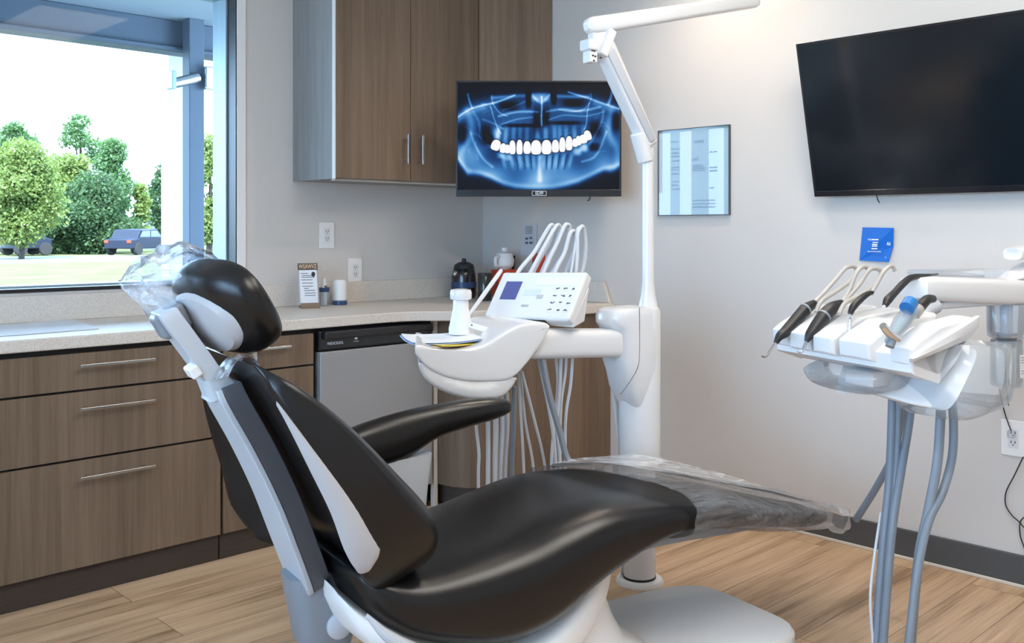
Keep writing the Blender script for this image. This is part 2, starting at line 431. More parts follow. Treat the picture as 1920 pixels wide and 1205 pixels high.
# window: frame, mullion-free pane, sill line, white corner bead
win = bpy.data.objects.new('window_1', None); C.objects.link(win); win['kind'] = 'structure'
f = MB()
f.box(WX1-.004, WX1+.001, YW-.002, YW+.075, WZ0, WZ1)
f.box(WX0, WX1, YW-.004, YW+.075, WZ0-.003, WZ0+.012)
f.box(WX0-.001, WX0+.004, YW-.002, YW+.075, WZ0, WZ1)
f.build('inner_frame', 'blackf', win)
f = MB()
f.box(WX1-.012, WX1, YW+.075, YW+.20, WZ0, WZ1); f.box(WX0, WX0+.03, YW+.075, YW+.2, WZ0, WZ1)
f.box(WX0, WX1, YW+.075, YW+.20, WZ0, WZ0+.02); f.box(WX0, WX1, YW+.075, YW+.2, WZ1-.04, WZ1)
f.box(.12, .17, YW+.1, YW+.2, WZ0, WZ1)
f.build('outer_frame', 'aluf', win, bevel=.002)
MB().box(WX0, WX1, YW+.15, YW+.156, WZ0, WZ1).build('pane', 'glass', win)
struct(MB().box(WX1+.001, WX1+.045, YW-.006, YW+.001, 1.0, CEIL).build('trim_2', 'whitem', bevel=.002))

# ================================================================== OUTSIDE
G = -.15
struct(MB().box(-90, 150, YW+.2, 160, G-.2, G).build('ground', 'grass', smooth=False))
struct(MB().box(-60, 120, 17.0, 19.0, G, G+.03).build('sidewalk', 'conc', smooth=False))
struct(MB().box(-60, 120, 44, 54, G, G+.04).build('driveway', 'conc', smooth=False))
struct(MB().box(-12, 14, YW+.2, 9.0, G, G+.05).build('porch_floor', 'conc', smooth=False))
struct(MB().box(-12, 14, YW+.2, 7.4, 2.72, 2.85).build('porch_ceiling', 'soffit', smooth=False))
struct(MB().box(-12, 14, 6.5, 6.68, 2.50, 2.72).box(-12, 14, 6.46, 6.5, 2.505, 2.53).build('porch_beam', 'porch', bevel=.01))
p = on_y(357, 300, 6.45)
struct(MB().box(p.x-.055, p.x+.055, 6.35, 6.46, G, 2.72).build('porch_column', 'porch', bevel=.006))
q = on_y(333, 300, 7.3)
struct(MB().box(q.x-.09, q.x+.07, 7.25, 7.4, G, 2.72).build('porch_column.001', 'whitem', bevel=.006))
# bracketed metal fitting on the porch column
fx = thing('porch_camera', 'silver metal camera fixture clamped across the grey porch column', 'camera', (p.x, 6.33, 2.28))
MB().tube([(-.18, 0, -.03), (.0, 0, .03)], .035, n=12).build('barrel', 'chrome', fx)
MB().box(.03, .13, -.05, .05, -.05, .11).build('housing', 'mirror', fx, bevel=.01)
MB().box(-.21, -.18, -.05, .05, -.07, .05).build('end_plate', 'aluf', fx, bevel=.005)
MB().tube([(.12, 0, .03), (.22, 0, .02)], .03, n=12).build('lens_tube', 'blackp', fx)
# dark planter box with pale specks by the porch
pl = thing('planter_box', 'dark green planter box behind the right edge of window glass', 'planter', (on_y(388, 480, 8.0).x, 8.0, G+.05))
MB().box(-.22, .22, -.3, .3, 0, 1.02).build('box', mat('dark_planter', (.02, .06, .07), .6), pl, bevel=.02)
mb = MB()
for i in range(60):
    x, z = random.uniform(-.2, .2), random.uniform(.85, 1.0); mb.box(x, x+.008, -.305, -.299, z, z+.008)
tag(mb.build('speck_pattern', 'whitem', pl), kind='stuff')

def crown(blobs, leaf, n, seedv):
    rnd = random.Random(seedv); mb = MB()
    for (cx_, cy, cz, r, rz) in blobs:
        k = int(n*r*r)
        for i in range(k):
            th = rnd.uniform(0, 2*PI); ph = math.acos(rnd.uniform(-1, 1)); rr = rnd.uniform(.55, 1.05)
            d = Vector((math.sin(ph)*math.cos(th), math.sin(ph)*math.sin(th), math.cos(ph)))
            rr *= 1+.35*pnoise(d*2.3+Vector((cx_, cy, cz)))
            P = Vector((cx_, cy, cz))+Vector((d.x*r, d.y*r, d.z*rz))*rr
            a = Vector((rnd.uniform(-1, 1), rnd.uniform(-1, 1), rnd.uniform(-1, 1))).normalized()
            bq = a.cross(Vector((rnd.uniform(-1, 1), rnd.uniform(-1, 1), rnd.uniform(-1, 1)))).normalized()
            s = leaf*rnd.uniform(.6, 1.4)
            mb.add([P-a*s, P-bq*s*.6, P+a*s, P+bq*s*.6], [(0, 1, 2, 3)])
    return mb
def tree(px, dist, wpx, ytop, ybase, m, label, seedv, lean=0, trunkpx=None, airy=False):
    """a tree standing dist metres off along the view, ytop.. pixel height"""
    d = ray(px, HY); base = d*dist; base.z = G
    H = EYE+(HY-ytop)/FPX*dist-G; low = max(.2, EYE+(HY-ybase)/FPX*dist-G); Wd = wpx/FPX*dist/2
    t = thing('tree', label, 'tree', base)
    rnd = random.Random(seedv); bl = []
    nb = 16 if not airy else 13
    for i in range(nb):
        f_ = i/(nb-1); z = low+(H-low)*(.12+.82*f_)
        wr = math.sin(PI*(.15+.8*f_))**.7
        r = Wd*rnd.uniform(.32, .5)*(.85 if airy else 1.1)
        bl.append((rnd.uniform(-1, 1)*max(0, Wd*wr-r), rnd.uniform(-1, 1)*max(0, Wd*wr-r)*.6, z, r, r*rnd.uniform(.6, .9)))
    crown(bl, .11*dist/60, 900*(60/dist)**2*(.7 if airy else 1), seedv).build('crown', m, t, smooth=False)
    tr = MB(); tr.tube([(0, 0, 0), (.1, 0, H*.4), (0, 0, H*.9)], [.028*H, .018*H, .004*H], n=8)
    for i in range(5):
        bq = bl[rnd.randrange(nb)]
        tr.tube([(0.05, 0, H*.3+.1*i), (bq[0]*.5, bq[1]*.5, bq[2]*.8), bq[:3]], [.009*H, .006*H, .002*H], n=5)
    tr.build('trunk', 'bark', t)
    return t
tree(40, 46, 190, 285, 452, 'leaf1', 'bright yellow-green broad tree at the window\'s far left', 3)
tree(28, 66, 120, 232, 330, 'leaf2', 'thin open-crowned tree rising above the yellow-green tree', 4, airy=True)
tree(150, 68, 150, 212, 470, 'leaf2', 'tallest tree, with open top branches, beyond the lawn', 5, airy=True)
tree(130, 60, 150, 300, 470, 'leaf1', 'rounded mid green tree below the tallest tree', 15)
tree(212, 60, 105, 262, 472, 'leaf2', 'dense green tree just left of the parked dark SUV', 6)
tree(180, 58, 190, 352, 472, 'leaf3', 'low dark green tree mass at the lawn\'s back edge', 7)
tree(100, 57, 100, 390, 474, 'leaf3', 'dark low bushy tree above the white and black cars', 17)
tree(262, 62, 60, 345, 465, 'leaf1', 'small light tree behind the dark SUV', 8)
tree(308, 68, 75, 312, 462, 'leaf3', 'dark tree standing behind the pale grey shed', 9)
tree(392, 55, 85, 252, 475, 'leaf1', 'tall light green tree seen right of the porch column', 10)
def car(px, dist, L, label, m, rz, h=1.6, black=False):
    base = ray(px, HY)*dist; base.z = G+.04
    t = thing('car', label, 'car', base, rz)
    prof = [(-L/2, .35), (-L/2, .85), (-L*.33, .95), (-L*.24, h*.94), (L*.2, h*.98), (L*.36, .98), (L/2, .88), (L/2, .35)]
    R = []
    for y, k in ((-.88, .96), (-.8, 1), (.8, 1), (.88, .96)): R.append([Vector((x*k, y, .35+(z-.35)*k)) for x, z in prof])
    MB().rings(R).build('body', m, t, bevel=.06, seg=2)
    for s in (-1, 1):
        w = MB(); w.prism([(-L*.29, 1.0), (-L*.22, h*.88), (-.05, h*.9), (-.05, 1.0)], s*.87, s*.885, lambda u, v, d: Vector((u, d, v)))
        w.build('window', 'carg', t)
        MB().prism([(.05, 1.0), (.05, h*.9), (L*.18, h*.9), (L*.3, 1.0)], s*.87, s*.885, lambda u, v, d: Vector((u, d, v))).build('window', 'carg', t)
    for x in (-L*.32, L*.32):
        for s in (-1, 1):
            o = MB().lathe([(.1, -.1), (.34, -.1), (.36, -.06), (.36, .06), (.34, .1), (.1, .1)], mtx=Matrix.Translation((x, s*.82, .34))@Matrix.Rotation(PI/2, 4, 'X'), n=20).build('wheel', 'tyre', t)
    for s in (-1, 1): MB().box(-L/2-.02, -L/2+.04, s*.7-.12, s*.7+.12, .68, .82).build('light', 'red', t)
    return t
car(256, 55, 3.6, 'dark blue SUV parked right of the tree line', 'carb', .6, 1.5)
car(26, 57, 2.8, 'silver grey car parked at the far left behind the trunk', 'carw', .2, 1.5)
car(50, 54, 2.1, 'small black car parked beside the silver car', 'carb', .1, 1.1)
pb = ray(304, HY)*72; pb.z = G
sh = thing('shed', 'pale blue-grey shed wall at the lawn edge beside the SUV', 'shed', pb, -.75)
MB().box(-.95, .85, -1, 1, 0, 2.6).build('wall', 'porch', sh); MB().box(-1.0, .95, -1.1, 1.1, 2.6, 2.7).build('roof', 'soffit', sh)

# ================================================================== BASE CABINETS, WORKTOP
CF = 3.39      # cabinet front plane
def bar_handle(parent, x0, x1, z, y, horiz=True):
    mb = MB()
    if horiz:
        mb.box(x0, x1, y-.038, y-.028, z-.005, z+.005)
        for x in (x0+.03, x1-.03): mb.box(x-.005, x+.005, y-.03, y, z-.005, z+.005)
    else:
        mb.box(x0-.006, x0+.006, y-.038, y-.028, z, x1)
        for q_ in (z+.02, x1-.02): mb.box(x0-.006, x0+.006, y-.03, y, q_-.006, q_+.006)
    return mb.build('handle', 'chrome', parent, bevel=.0015)
def base_unit(x0, x1, label, drawers, hw):
    t = thing('base_cabinet', label, 'cabinet', (0, 0, 0), group=None)
    MB().box(x0+.002, x1-.002, CF+.02, YW-.001, .10, .85).box(x0, x1, CF+.035, CF+.05, 0, .10).build('carcass', 'gap', t)
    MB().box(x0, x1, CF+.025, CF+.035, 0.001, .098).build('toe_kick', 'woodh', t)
    for (z0, z1, zh) in drawers:
        d = MB().box(x0+.003, x1-.003, CF, CF+.02, z0, z1).build('drawer_front', 'wood', t, bevel=.0012)
        if zh:
            c = (x0+x1)/2; bar_handle(d, c-hw, c+hw, zh, CF)
    return t
D3 = [(.708, .832, .792), (.474, .700, .645), (.102, .466, .412)]
base_unit(.956, 1.756, 'brown wood drawer unit with three long bar handles, under the window', D3, .13)
base_unit(.15, .95, 'leftmost brown drawer unit, mostly beyond the frame edge', D3, .13)
nb = base_unit(1.762, 2.164, 'narrow brown cabinet between the wide drawer unit and dishwasher', [(.708, .832, .792), (.102, .700, None)], .075)
# dishwasher
dw = thing('dishwasher', 'grey dishwasher with black control panel beneath the worktop', 'dishwasher', (0, 0, 0))
MB().box(2.17, 2.785, CF+.03, YW-.01, .02, .845).build('body', 'gap', dw)
MB().box(2.186, 2.776, CF-.012, CF+.03, .11, .752).build('door', 'steel', dw, bevel=.004)
MB().box(2.186, 2.776, CF-.006, CF+.03, .757, .838).build('control_panel', 'blackp', dw, bevel=.008)
MB().box(2.20, 2.765, CF-.03, CF-.006, .803, .836).build('handle', 'blackm', dw, bevel=.006)
MB().box(2.186, 2.776, CF+.03, CF+.04, 0, .105).build('toe_kick', 'blackm', dw)
text('lettering', 'WIDICIGIOL', .017, frame_mtx((2.262, CF-.0065, .784), (1, 0, 0), (0, 0, 1)), 'hosew', dw, sx=.85)
MB().box(2.358, 2.372, CF-.0075, CF-.006, .792, .803).build('badge', 'wink', dw)
MB().box(2.352, 2.378, CF-.0075, CF-.006, .783, .785).build('lettering', 'hosew', dw)
# filler strip + corner cabinet with sweeping front
cc = thing('corner_cabinet', 'plain brown corner cabinet behind the hanging hoses', 'cabinet', (0, 0, 0))
front = [(2.815, 3.405), (2.83, 3.30), (2.87, 3.235), (2.95, 3.185), (3.08, 3.14), (3.3, 3.10), (3.648, 3.07)]
MB().prism(front+[(3.648, 3.998), (2.815, 3.998)], .10, .851, lambda u, v, d: Vector((u, v, d))).build('body', 'wood', cc, ang=50)
fr2 = [(x+.03, y+.04) for x, y in front[:-1]]+[(3.648, 3.11)]
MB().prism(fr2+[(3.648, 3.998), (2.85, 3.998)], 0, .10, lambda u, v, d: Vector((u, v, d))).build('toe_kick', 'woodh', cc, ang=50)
MB().box(2.79, 2.812, CF-.006, CF+.02, .0, .845).build('filler_strip', 'edge', cc, bevel=.002)
# worktop
wt = thing('worktop', 'speckled beige worktop running along the back wall and corner', 'countertop', (0, 0, 0))
edge = [(-.2, 3.37), (2.52, 3.37), (2.60, 3.362), (2.67, 3.332), (2.725, 3.275), (2.79, 3.222), (2.90, 3.175), (3.05, 3.13), (3.3, 3.075), (3.648, 3.035)]
MB().prism(edge+[(3.648, 3.998), (-.2, 3.998)], .852, .895, lambda u, v, d: Vector((u, v, d))).build('slab', 'top', wt, bevel=.006)
MB().box(-.2, 3.63, 3.978, 3.998, .895, .998).build('backsplash', 'top', wt, bevel=.003)
MB().prism([(3.06, .895), (3.975, .895), (3.975, .998), (3.10, .998)], 3.628, 3.648, lambda u, v, d: Vector((d, u, v))).build('side_splash', 'top', wt, bevel=.003)
# upper cabinets
UY, UZ, UT = 3.652, 1.482, 2.60
uc = thing('wall_cabinet', 'brown wall cabinet with two bar-handled doors left of monitor', 'cabinet', (0, 0, 0))
MB().box(2.436, 3.303, UY+.02, YW-.001, UZ, UT).build('carcass', 'side', uc)
MB().box(2.437, 2.442, UY-.001, UY+.02, UZ, UT).build('edge_strip', 'whitem', uc)
for x0, x1, hx in ((2.444, 2.865, 2.828), (2.869, 3.303, 2.916)):
    d = MB().box(x0, x1, UY, UY+.02, UZ+.004, UT).build('door', 'wood', uc, bevel=.0012)
    bar_handle(d, hx, 1.705, 1.565, UY, False)
MB().box(2.46, 3.3, UY+.03, UY+.06, UZ-.006, UZ).build('underside_rail', 'edge', uc)
cu_ = thing('corner_wall_cabinet', 'brown corner wall cabinet door rising behind the monitor', 'cabinet', (0, 0, 0))
MB().prism([(3.308, 3.665), (3.648, 3.478), (3.648, 3.998), (3.308, 3.998)], UZ, UT, lambda u, v, d: Vector((u, v, d))).build('carcass', 'side', cu_)
MB().prism([(3.308, 3.652), (3.644, 3.462), (3.648, 3.474), (3.308, 3.664)], UZ+.004, UT, lambda u, v, d: Vector((u, v, d))).build('door', 'wood', cu_)

# ================================================================== OUTLETS
def outlet(name_lbl, mtx, parts=2):
    t = thing('outlet_plate', name_lbl, 'outlet', mtx.translation); t.matrix_world = mtx
    MB().box(-.042, .042, -.064, .064, 0, .006).build('plate', 'whitem', t, bevel=.003)
    MB().box(-.017, .017, -.034, .034, .006, .008).build('insert', 'white', t, bevel=.001)
    h = MB()
    for zc in (-.017, .017):
        h.box(-.008, -.005, zc-.001, zc+.008, .008, .0085); h.box(.005, .008, zc-.001, zc+.008, .008, .0085)
        h.lathe([(.0025, 0), (.0025, .0005)], (0, zc-.007, .008), n=10)
    h.build('slots', 'inkd', t)
    return t
a = on_y(612, 441, YW); outlet('upper white outlet plate on wall beneath the brown cabinet', wall_b(a.x, a.z, 0))
a = on_y(665, 508, YW); outlet('white outlet plate just above the backsplash by the dispenser', wall_b(a.x, a.z, 0))
a = on_x(1901, 821, XW); ow = outlet('white outlet with cord plugged in, on the wall at the right edge', wall_r(a.y, a.z, 0)); ow.scale = (1.0, .98, 1)
# cord
co = thing('power_cord', 'thin dark cord hanging from the right wall outlet to the floor', 'cord', (0, 0, 0))
def wpt(px, py, off=.012): v = on_x(px, py, XW); return Vector((XW-off, v.y, v.z))
MB().tube([wpt(1876, 728), wpt(1884, 765), wpt(1892, 790), wpt(1900, 806, .02)], .0022, n=6).build('plug_lead', 'blackm', co)
MB().box(XW-.03, XW-.006, wpt(1900, 810).y-.012, wpt(1900, 810).y+.012, wpt(1900, 812).z-.012, wpt(1900, 812).z+.012).build('plug', 'clearp', co, bevel=.003)
MB().tube([wpt(1921, 855), wpt(1904, 890), wpt(1889, 920), wpt(1888, 945), wpt(1900, 965), wpt(1916, 980), wpt(1935, 1010), wpt(1950, 1090)], .0022, n=6).build('lead', 'blackm', co)
MB().tube([wpt(1935, 960), wpt(1916, 975), wpt(1915, 1000), wpt(1921, 1020), wpt(1940, 1070)], .0022, n=6).build('lead', 'blackm', co)

# ================================================================== TV
def tv():
    TL = Vector((3.452, 1.957, 1.983)); BL = Vector((3.60, 1.957, 1.386))
    up = (TL-BL); hgt = up.length; right = Vector((0, -1, 0))
    m = frame_mtx(BL, right, up)           # z axis points into the room
    # local z must face -X
    z = m.to_3x3()@Vector((0, 0, 1)); s = 1 if z.x < 0 else -1
    t = thing('television', 'large dark wall television tilted down above the blue card', 'television', BL); t.matrix_world = m
    W_ = 1.075
    bz = MB(); q_ = .010
    for (a_, b_, c_, d_) in ((0, W_, 0, .022), (0, W_, hgt-q_, hgt), (0, q_, .022, hgt-q_), (W_-q_, W_, .022, hgt-q_)): bz.box(a_, b_, c_, d_, -s*.004, s*.0)
    bz.build('bezel', 'blackp', t, bevel=.001)
    MB().box(.001, W_-.001, .001, hgt-.001, -s*.035, -s*.004).build('back_shell', 'blackm', t)
    MB().box(q_, W_-q_, .022, hgt-q_, -s*.004, -s*.002).build('screen', 'dark', t)
    MB().box(.3, .75, .345, .46, -s*.128, -s*.035).build('wall_bracket', 'blackm', t)
    MB().tube([(.25, .0, -s*.02), (.252, -.02, -s*.02), (.258, -.035, -s*.02)], .0022, n=6).build('cable', 'blackm', t)
tv()

# ================================================================== MONITOR WITH X-RAY
def xray(n_x=560, n_y=378):
    U, V = np.meshgrid(np.linspace(90, 1625, n_x), np.linspace(65, 1100, n_y))
    g = np.zeros_like(U)
    def seg(p, q_, w, a_, soft=2):
        nonlocal g
        px, py = p; dx, dy = q_[0]-px, q_[1]-py; L = dx*dx+dy*dy+1e-9
        t = np.clip(((U-px)*dx+(V-py)*dy)/L, 0, 1)
        return np.hypot(U-px-t*dx, V-py-t*dy)
    def line(pts, w, a_):
        nonlocal g
        P = []
        ext = [pts[0]]+pts+[pts[-1]]
        for i in range(len(pts)-1):
            p0, p1, p2, p3 = [np.array(k, float) for k in ext[i:i+4]]
            for t in (0, .25, .5, .75): P.append(tuple(.5*((2*p1)+(p2-p0)*t+(2*p0-5*p1+4*p2-p3)*t*t+(3*p1-p0-3*p2+p3)*t**3)))
        P.append(pts[-1]); D = np.full_like(U, 1e9)
        for i in range(len(P)-1): D = np.minimum(D, seg(P[i], P[i+1], w, a_))
        g = g+a_*np.exp(-(D/w)**2)
    def blob(cx_, cy, rx, ry, a_, rot=0, p=2):
        nonlocal g
        c, s_ = math.cos(rot), math.sin(rot); x = (U-cx_)*c+(V-cy)*s_; y = -(U-cx_)*s_+(V-cy)*c
        g = g+a_*np.exp(-((np.abs(x)/rx)**p+(np.abs(y)/ry)**p))
    # general tissue, jaw outline
    xs = np.array([90, 180, 300, 400, 520, 640, 760, 870, 990, 1110, 1230, 1350, 1470, 1580, 1625]); yb = np.array([820, 950, 965, 1000, 1060, 1090, 1100, 1102, 1098, 1075, 1040, 985, 925, 905, 880])
    low = np.interp(U, xs, yb)
    top = np.interp(U, [90, 200, 420, 700, 880, 1060, 1350, 1500, 1625], [330, 240, 200, 190, 175, 190, 180, 230, 280])
    m = 1/(1+np.exp(-(low-V)/14))*1/(1+np.exp(-(V-top)/26))
    g = g+.33*m
    g = g+.26*np.exp(-((low-30-V)/26)**2)*(np.abs(U-858) < 800)+.10*np.exp(-((low-60-V)/60)**2)
    # jaw body brighter in the middle bottom
    blob(870, 960, 420, 120, .26); blob(870, 1010, 110, 90, .28); line([(868, 780), (866, 880), (868, 1010)], 22, .42)
    blob(200, 800, 150, 150, .14); blob(1510, 780, 140, 150, .14)
    # rami
    line([(180, 330), (220, 480), (205, 600), (130, 720), (120, 830), (190, 930)], 34, .22)
    line([(1560, 320), (1520, 480), (1540, 600), (1600, 700), (1600, 860), (1540, 910)], 34, .22)
    line([(285, 470), (330, 600), (260, 560), (215, 560)], 12, .12)
    line([(210, 540), (250, 660), (330, 800), (420, 880)], 12, .26); line([(1500, 540), (1450, 680), (1380, 790), (1270, 830)], 12, .24)
    line([(1470, 330), (1460, 430), (1400, 560), (1340, 660)], 12, .2)
    line([(240, 350), (300, 470), (300, 590), (400, 690)], 12, .16)
    # cheekbones
    line([(95, 395), (200, 325), (320, 285), (430, 262), (540, 225), (630, 185)], 10, .46)
    line([(1620, 318), (1520, 285), (1420, 250), (1330, 215), (1230, 185), (1140, 155)], 10, .46)
    line([(95, 420), (180, 350), (330, 300)], 34, .24); line([(1620, 340), (1500, 300), (1400, 260)], 34, .24)
    line([(185, 175), (200, 240), (225, 310)], 10, .42); line([(410, 190), (420, 260), (480, 350), (560, 390)], 6, .26)
    line([(400, 290), (430, 400), (470, 510), (500, 560)], 6, .28); line([(1340, 260), (1320, 350), (1310, 460), (1290, 520)], 6, .28)
    line([(1555, 130), (1545, 200), (1520, 270)], 14, .45); line([(1355, 170), (1350, 240), (1290, 320), (1180, 345), (1050, 325)], 6, .25)
    # nose, septum, palate
    blob(870, 205, 90, 42, .42, p=4); line([(885, 200), (888, 300), (884, 400), (886, 480)], 8, .5); line([(800, 190), (880, 260), (960, 185)], 14, .3)
    line([(480, 390), (640, 350), (790, 345), (850, 350)], 12, .34); line([(930, 345), (1080, 322), (1250, 340), (1440, 300)], 12, .34)
    line([(500, 470), (650, 420), (800, 400)], 8, .22); line([(940, 430), (1100, 380), (1300, 390), (1480, 345)], 8, .2)
    line([(330, 420), (450, 470), (520, 510)], 10, .18)
    line([(420, 210), (560, 200), (720, 190)], 18, .3); line([(1040, 195), (1180, 200), (1330, 200)], 18, .3); line([(740, 240), (640, 290), (520, 330)], 9, .2)
    # dark cavities
    for c_ in ((760, 215, 26, 90), (1000, 195, 26, 80)): blob(*c_, -.55, p=4)
    for c_ in ((570, 290, 95, 45), (1190, 260, 110, 42), (840, 430, 36, 120), (925, 400, 36, 90), (700, 480, 180, 18), (1110, 455, 150, 18)): blob(*c_, -.36, p=3)
    for c_ in ((350, 560, 60, 90), (1395, 510, 60, 80), (1590, 430, 40, 120), (130, 560, 45, 110), (380, 620, 50, 50), (1390, 690, 50, 40)): blob(*c_, -.34, p=3)
    # roots: upper and lower
    for i, x in enumerate((470, 545, 620, 680, 745, 845, 925, 1010, 1060, 1120, 1200, 1290)):
        ym = 700-.0004*0; yc = 470+abs(x-880)*.05
        blob(x, yc+100, 22, 95, .28, rot=(x-880)*-.0002, p=3)
    for i, x in enumerate((520, 600, 680, 750, 810, 905, 960, 1020, 1090, 1160)):
        blob(x, 830-abs(x-870)*.05, 19, 75, .26, rot=(x-870)*.0008, p=3)
    for i, x in enumerate((640, 716, 782, 935, 992, 1056, 1125)): line([(x, 770), (x+(870-x)*.1, 900)], 6, -.14)
    blob(500, 770, 36, 26, .5, p=3); blob(555, 790, 34, 30, .4, p=3); blob(1225, 735, 36, 34, .5, p=3); blob(1285, 700, 40, 34, .5, p=3); blob(460, 560, 34, 55, .26, p=3)
    # fine streaks
    rs = np.random.RandomState(3)
    for i in range(60):
        x = rs.uniform(130, 1590); y = rs.uniform(220, 880); dx, dy = rs.uniform(-90, 90), rs.uniform(-70, 70)
        line([(x, y), (x+dx*.5, y+dy*.5+rs.uniform(-18, 18)), (x+dx, y+dy)], rs.uniform(3, 9), rs.uniform(.03, .10))
    # crowns
    T = [(452, 668, 46, 56, -.35), (520, 698, 32, 50, -.1), (560, 706, 24, 46, 0), (608, 690, 32, 72, 0), (676, 688, 31, 76, 0), (748, 692, 37, 66, 0), (833, 690, 52, 74, 0),
         (932, 688, 50, 74, 0), (1016, 678, 36, 66, 0), (1082, 664, 31, 76, 0), (1146, 650, 34, 74, 0), (1203, 645, 27, 44, .1), (1236, 625, 25, 50, .1), (1280, 610, 38, 46, .2), (1322, 575, 36, 52, .3)]
    tooth = np.zeros_like(g); rim = np.zeros_like(g)
    for cx_, cy, rx, ry, rot in T:
        c, s_ = math.cos(rot), math.sin(rot); x = (U-cx_)*c-(V-cy)*s_; y = (U-cx_)*s_+(V-cy)*c
        p_ = np.where(y > 0, 3.6, 2.2)
        q_ = (np.abs(x)/rx)**p_+(np.abs(y)/ry)**p_
        rim = np.maximum(rim, 1/(1+np.exp((q_-1.22)*16))); tooth = np.maximum(tooth, 1/(1+np.exp((q_-.88)*22)))
    nz = np.zeros_like(g); rs2 = np.random.RandomState(9)
    for k in range(26):
        fx_, fy_ = rs2.uniform(.002, .018), rs2.uniform(.002, .02); nz += np.sin(U*fx_*rs2.choice([-1, 1])+V*fy_+rs2.uniform(0, 6.3))/26**.5
    g = g*(1+.13*nz*m)
    g = np.clip(g, 0, 1.25)
    g = g*(1-.75*rim)
    stops = np.array([0, .12, .3, .5, .75, 1.0, 1.25]); 
    cols = np.array([(3, 7, 16), (5, 22, 48), (16, 62, 118), (52, 118, 184), (120, 176, 224), (196, 224, 246), (238, 246, 252)])/255.
    rgb = np.stack([np.interp(g, stops, cols[:, k]) for k in range(3)], -1)
    rgb = rgb*(1-tooth[..., None])+np.array((.985, .985, .99))*tooth[..., None]
    return rgb, n_x, n_y
def monitor():
    D = 4.5; cxp, cyp = 1010, 260
    ctr = ray(cxp, cyp)*D + Vector((0, 0, EYE))
    W_, H_ = 310/FPX*D, 217/FPX*D
    m = frame_mtx(ctr, RT, (0, 0, 1))      # z axis toward viewer
    t = thing('monitor', 'arm mounted monitor showing a dental x-ray in the corner', 'monitor', ctr); t.matrix_world = m
    bz = MB(); e = .0085; eb = .033
    for (a_, b_, c_, d_) in ((-W_/2, W_/2, -H_/2, -H_/2+eb), (-W_/2, W_/2, H_/2-e, H_/2), (-W_/2, -W_/2+e, -H_/2+eb, H_/2-e), (W_/2-e, W_/2, -H_/2+eb, H_/2-e)): bz.box(a_, b_, c_, d_, -.012, .004)
    bz.build('bezel', 'blackp', t, bevel=.0012)
    MB().box(-W_/2+.003, W_/2-.003, -H_/2+.003, H_/2-.003, -.04, -.012).build('back_shell', 'blackm', t, bevel=.006)
    rgb, nx, ny = xray()
    x0, x1, y0, y1 = -W_/2+e, W_/2-e, -H_/2+eb, H_/2-e
    X, Y = np.meshgrid(np.linspace(x0, x1, nx), np.linspace(y1, y0, ny))
    co_ = np.stack([X, Y, np.full_like(X, .0)], -1).reshape(-1, 3)
    idx = np.arange(nx*ny).reshape(ny, nx)
    fc = np.stack([idx[1:, :-1], idx[1:, 1:], idx[:-1, 1:], idx[:-1, :-1]], -1).reshape(-1, 4)
    me = bpy.data.meshes.new('screen'); me.vertices.add(nx*ny); me.vertices.foreach_set('co', co_.ravel())
    nf = len(fc); me.loops.add(nf*4); me.loops.foreach_set('vertex_index', fc.ravel().astype(np.int32))
    me.polygons.add(nf); me.polygons.foreach_set('loop_start', np.arange(nf, dtype=np.int32)*4)
    me.update(); 
    ca = me.color_attributes.new('shown', 'FLOAT_COLOR', 'POINT')
    lin = np.where(rgb <= .04045, rgb/12.92, ((rgb+.055)/1.055)**2.4)
    ca.data.foreach_set('color', np.concatenate([lin, np.ones(lin.shape[:2]+(1,))], -1).ravel().astype(np.float32))
    mt, nt, b_ = newmat('xray_screen')
    at = N(nt, 'ShaderNodeAttribute', _attribute_name='shown')
    b_.inputs['Base Color'].default_value = (.004, .004, .005, 1); b_.inputs['Roughness'].default_value = .5; b_.inputs['Specular IOR Level'].default_value = .12
    nt.links.new(at.outputs['Color'], b_.inputs['Emission Color']); b_.inputs['Emission Strength'].default_value = SCREEN
    me.materials.append(mt)
    o = bpy.data.objects.new('screen', me); C.objects.link(o); o.parent = t
    text('logo', 'EDI9', .022, Matrix.Translation((.003, -H_/2+.0155, .0045)), 'wink', t, sx=.85)
    mm = MB()
    for (a_, b_, c_, d_) in ((-.031, .036, .025, .0265), (-.031, .036, .0045, .006), (-.031, -.0295, .006, .025), (.0345, .036, .006, .025)): mm.box(a_, b_, -H_/2+c_, -H_/2+d_, .004, .0048)
    mm.build('logo_border', 'wink', t)
    MB().tube([(.24, -H_/2, -.01), (.238, -H_/2-.012, -.01), (.228, -H_/2-.02, -.01)], .003, n=6).build('hook', 'blackm', t)
    # wall arm (behind)
    wl = m.inverted()@Vector((XW-.01, ctr.y+.1, ctr.z)); mid = m.inverted()@Vector((3.45, ctr.y+.02, ctr.z))
    MB().tube([(0, 0, -.03), mid, wl], .02, n=10, smooth=0).build('wall_arm', 'blackm', t)
    MB().box(-.06, .06, -.06, .06, -.05, -.04).build('mount_plate', 'blackm', t)
SCREEN = .74
monitor()

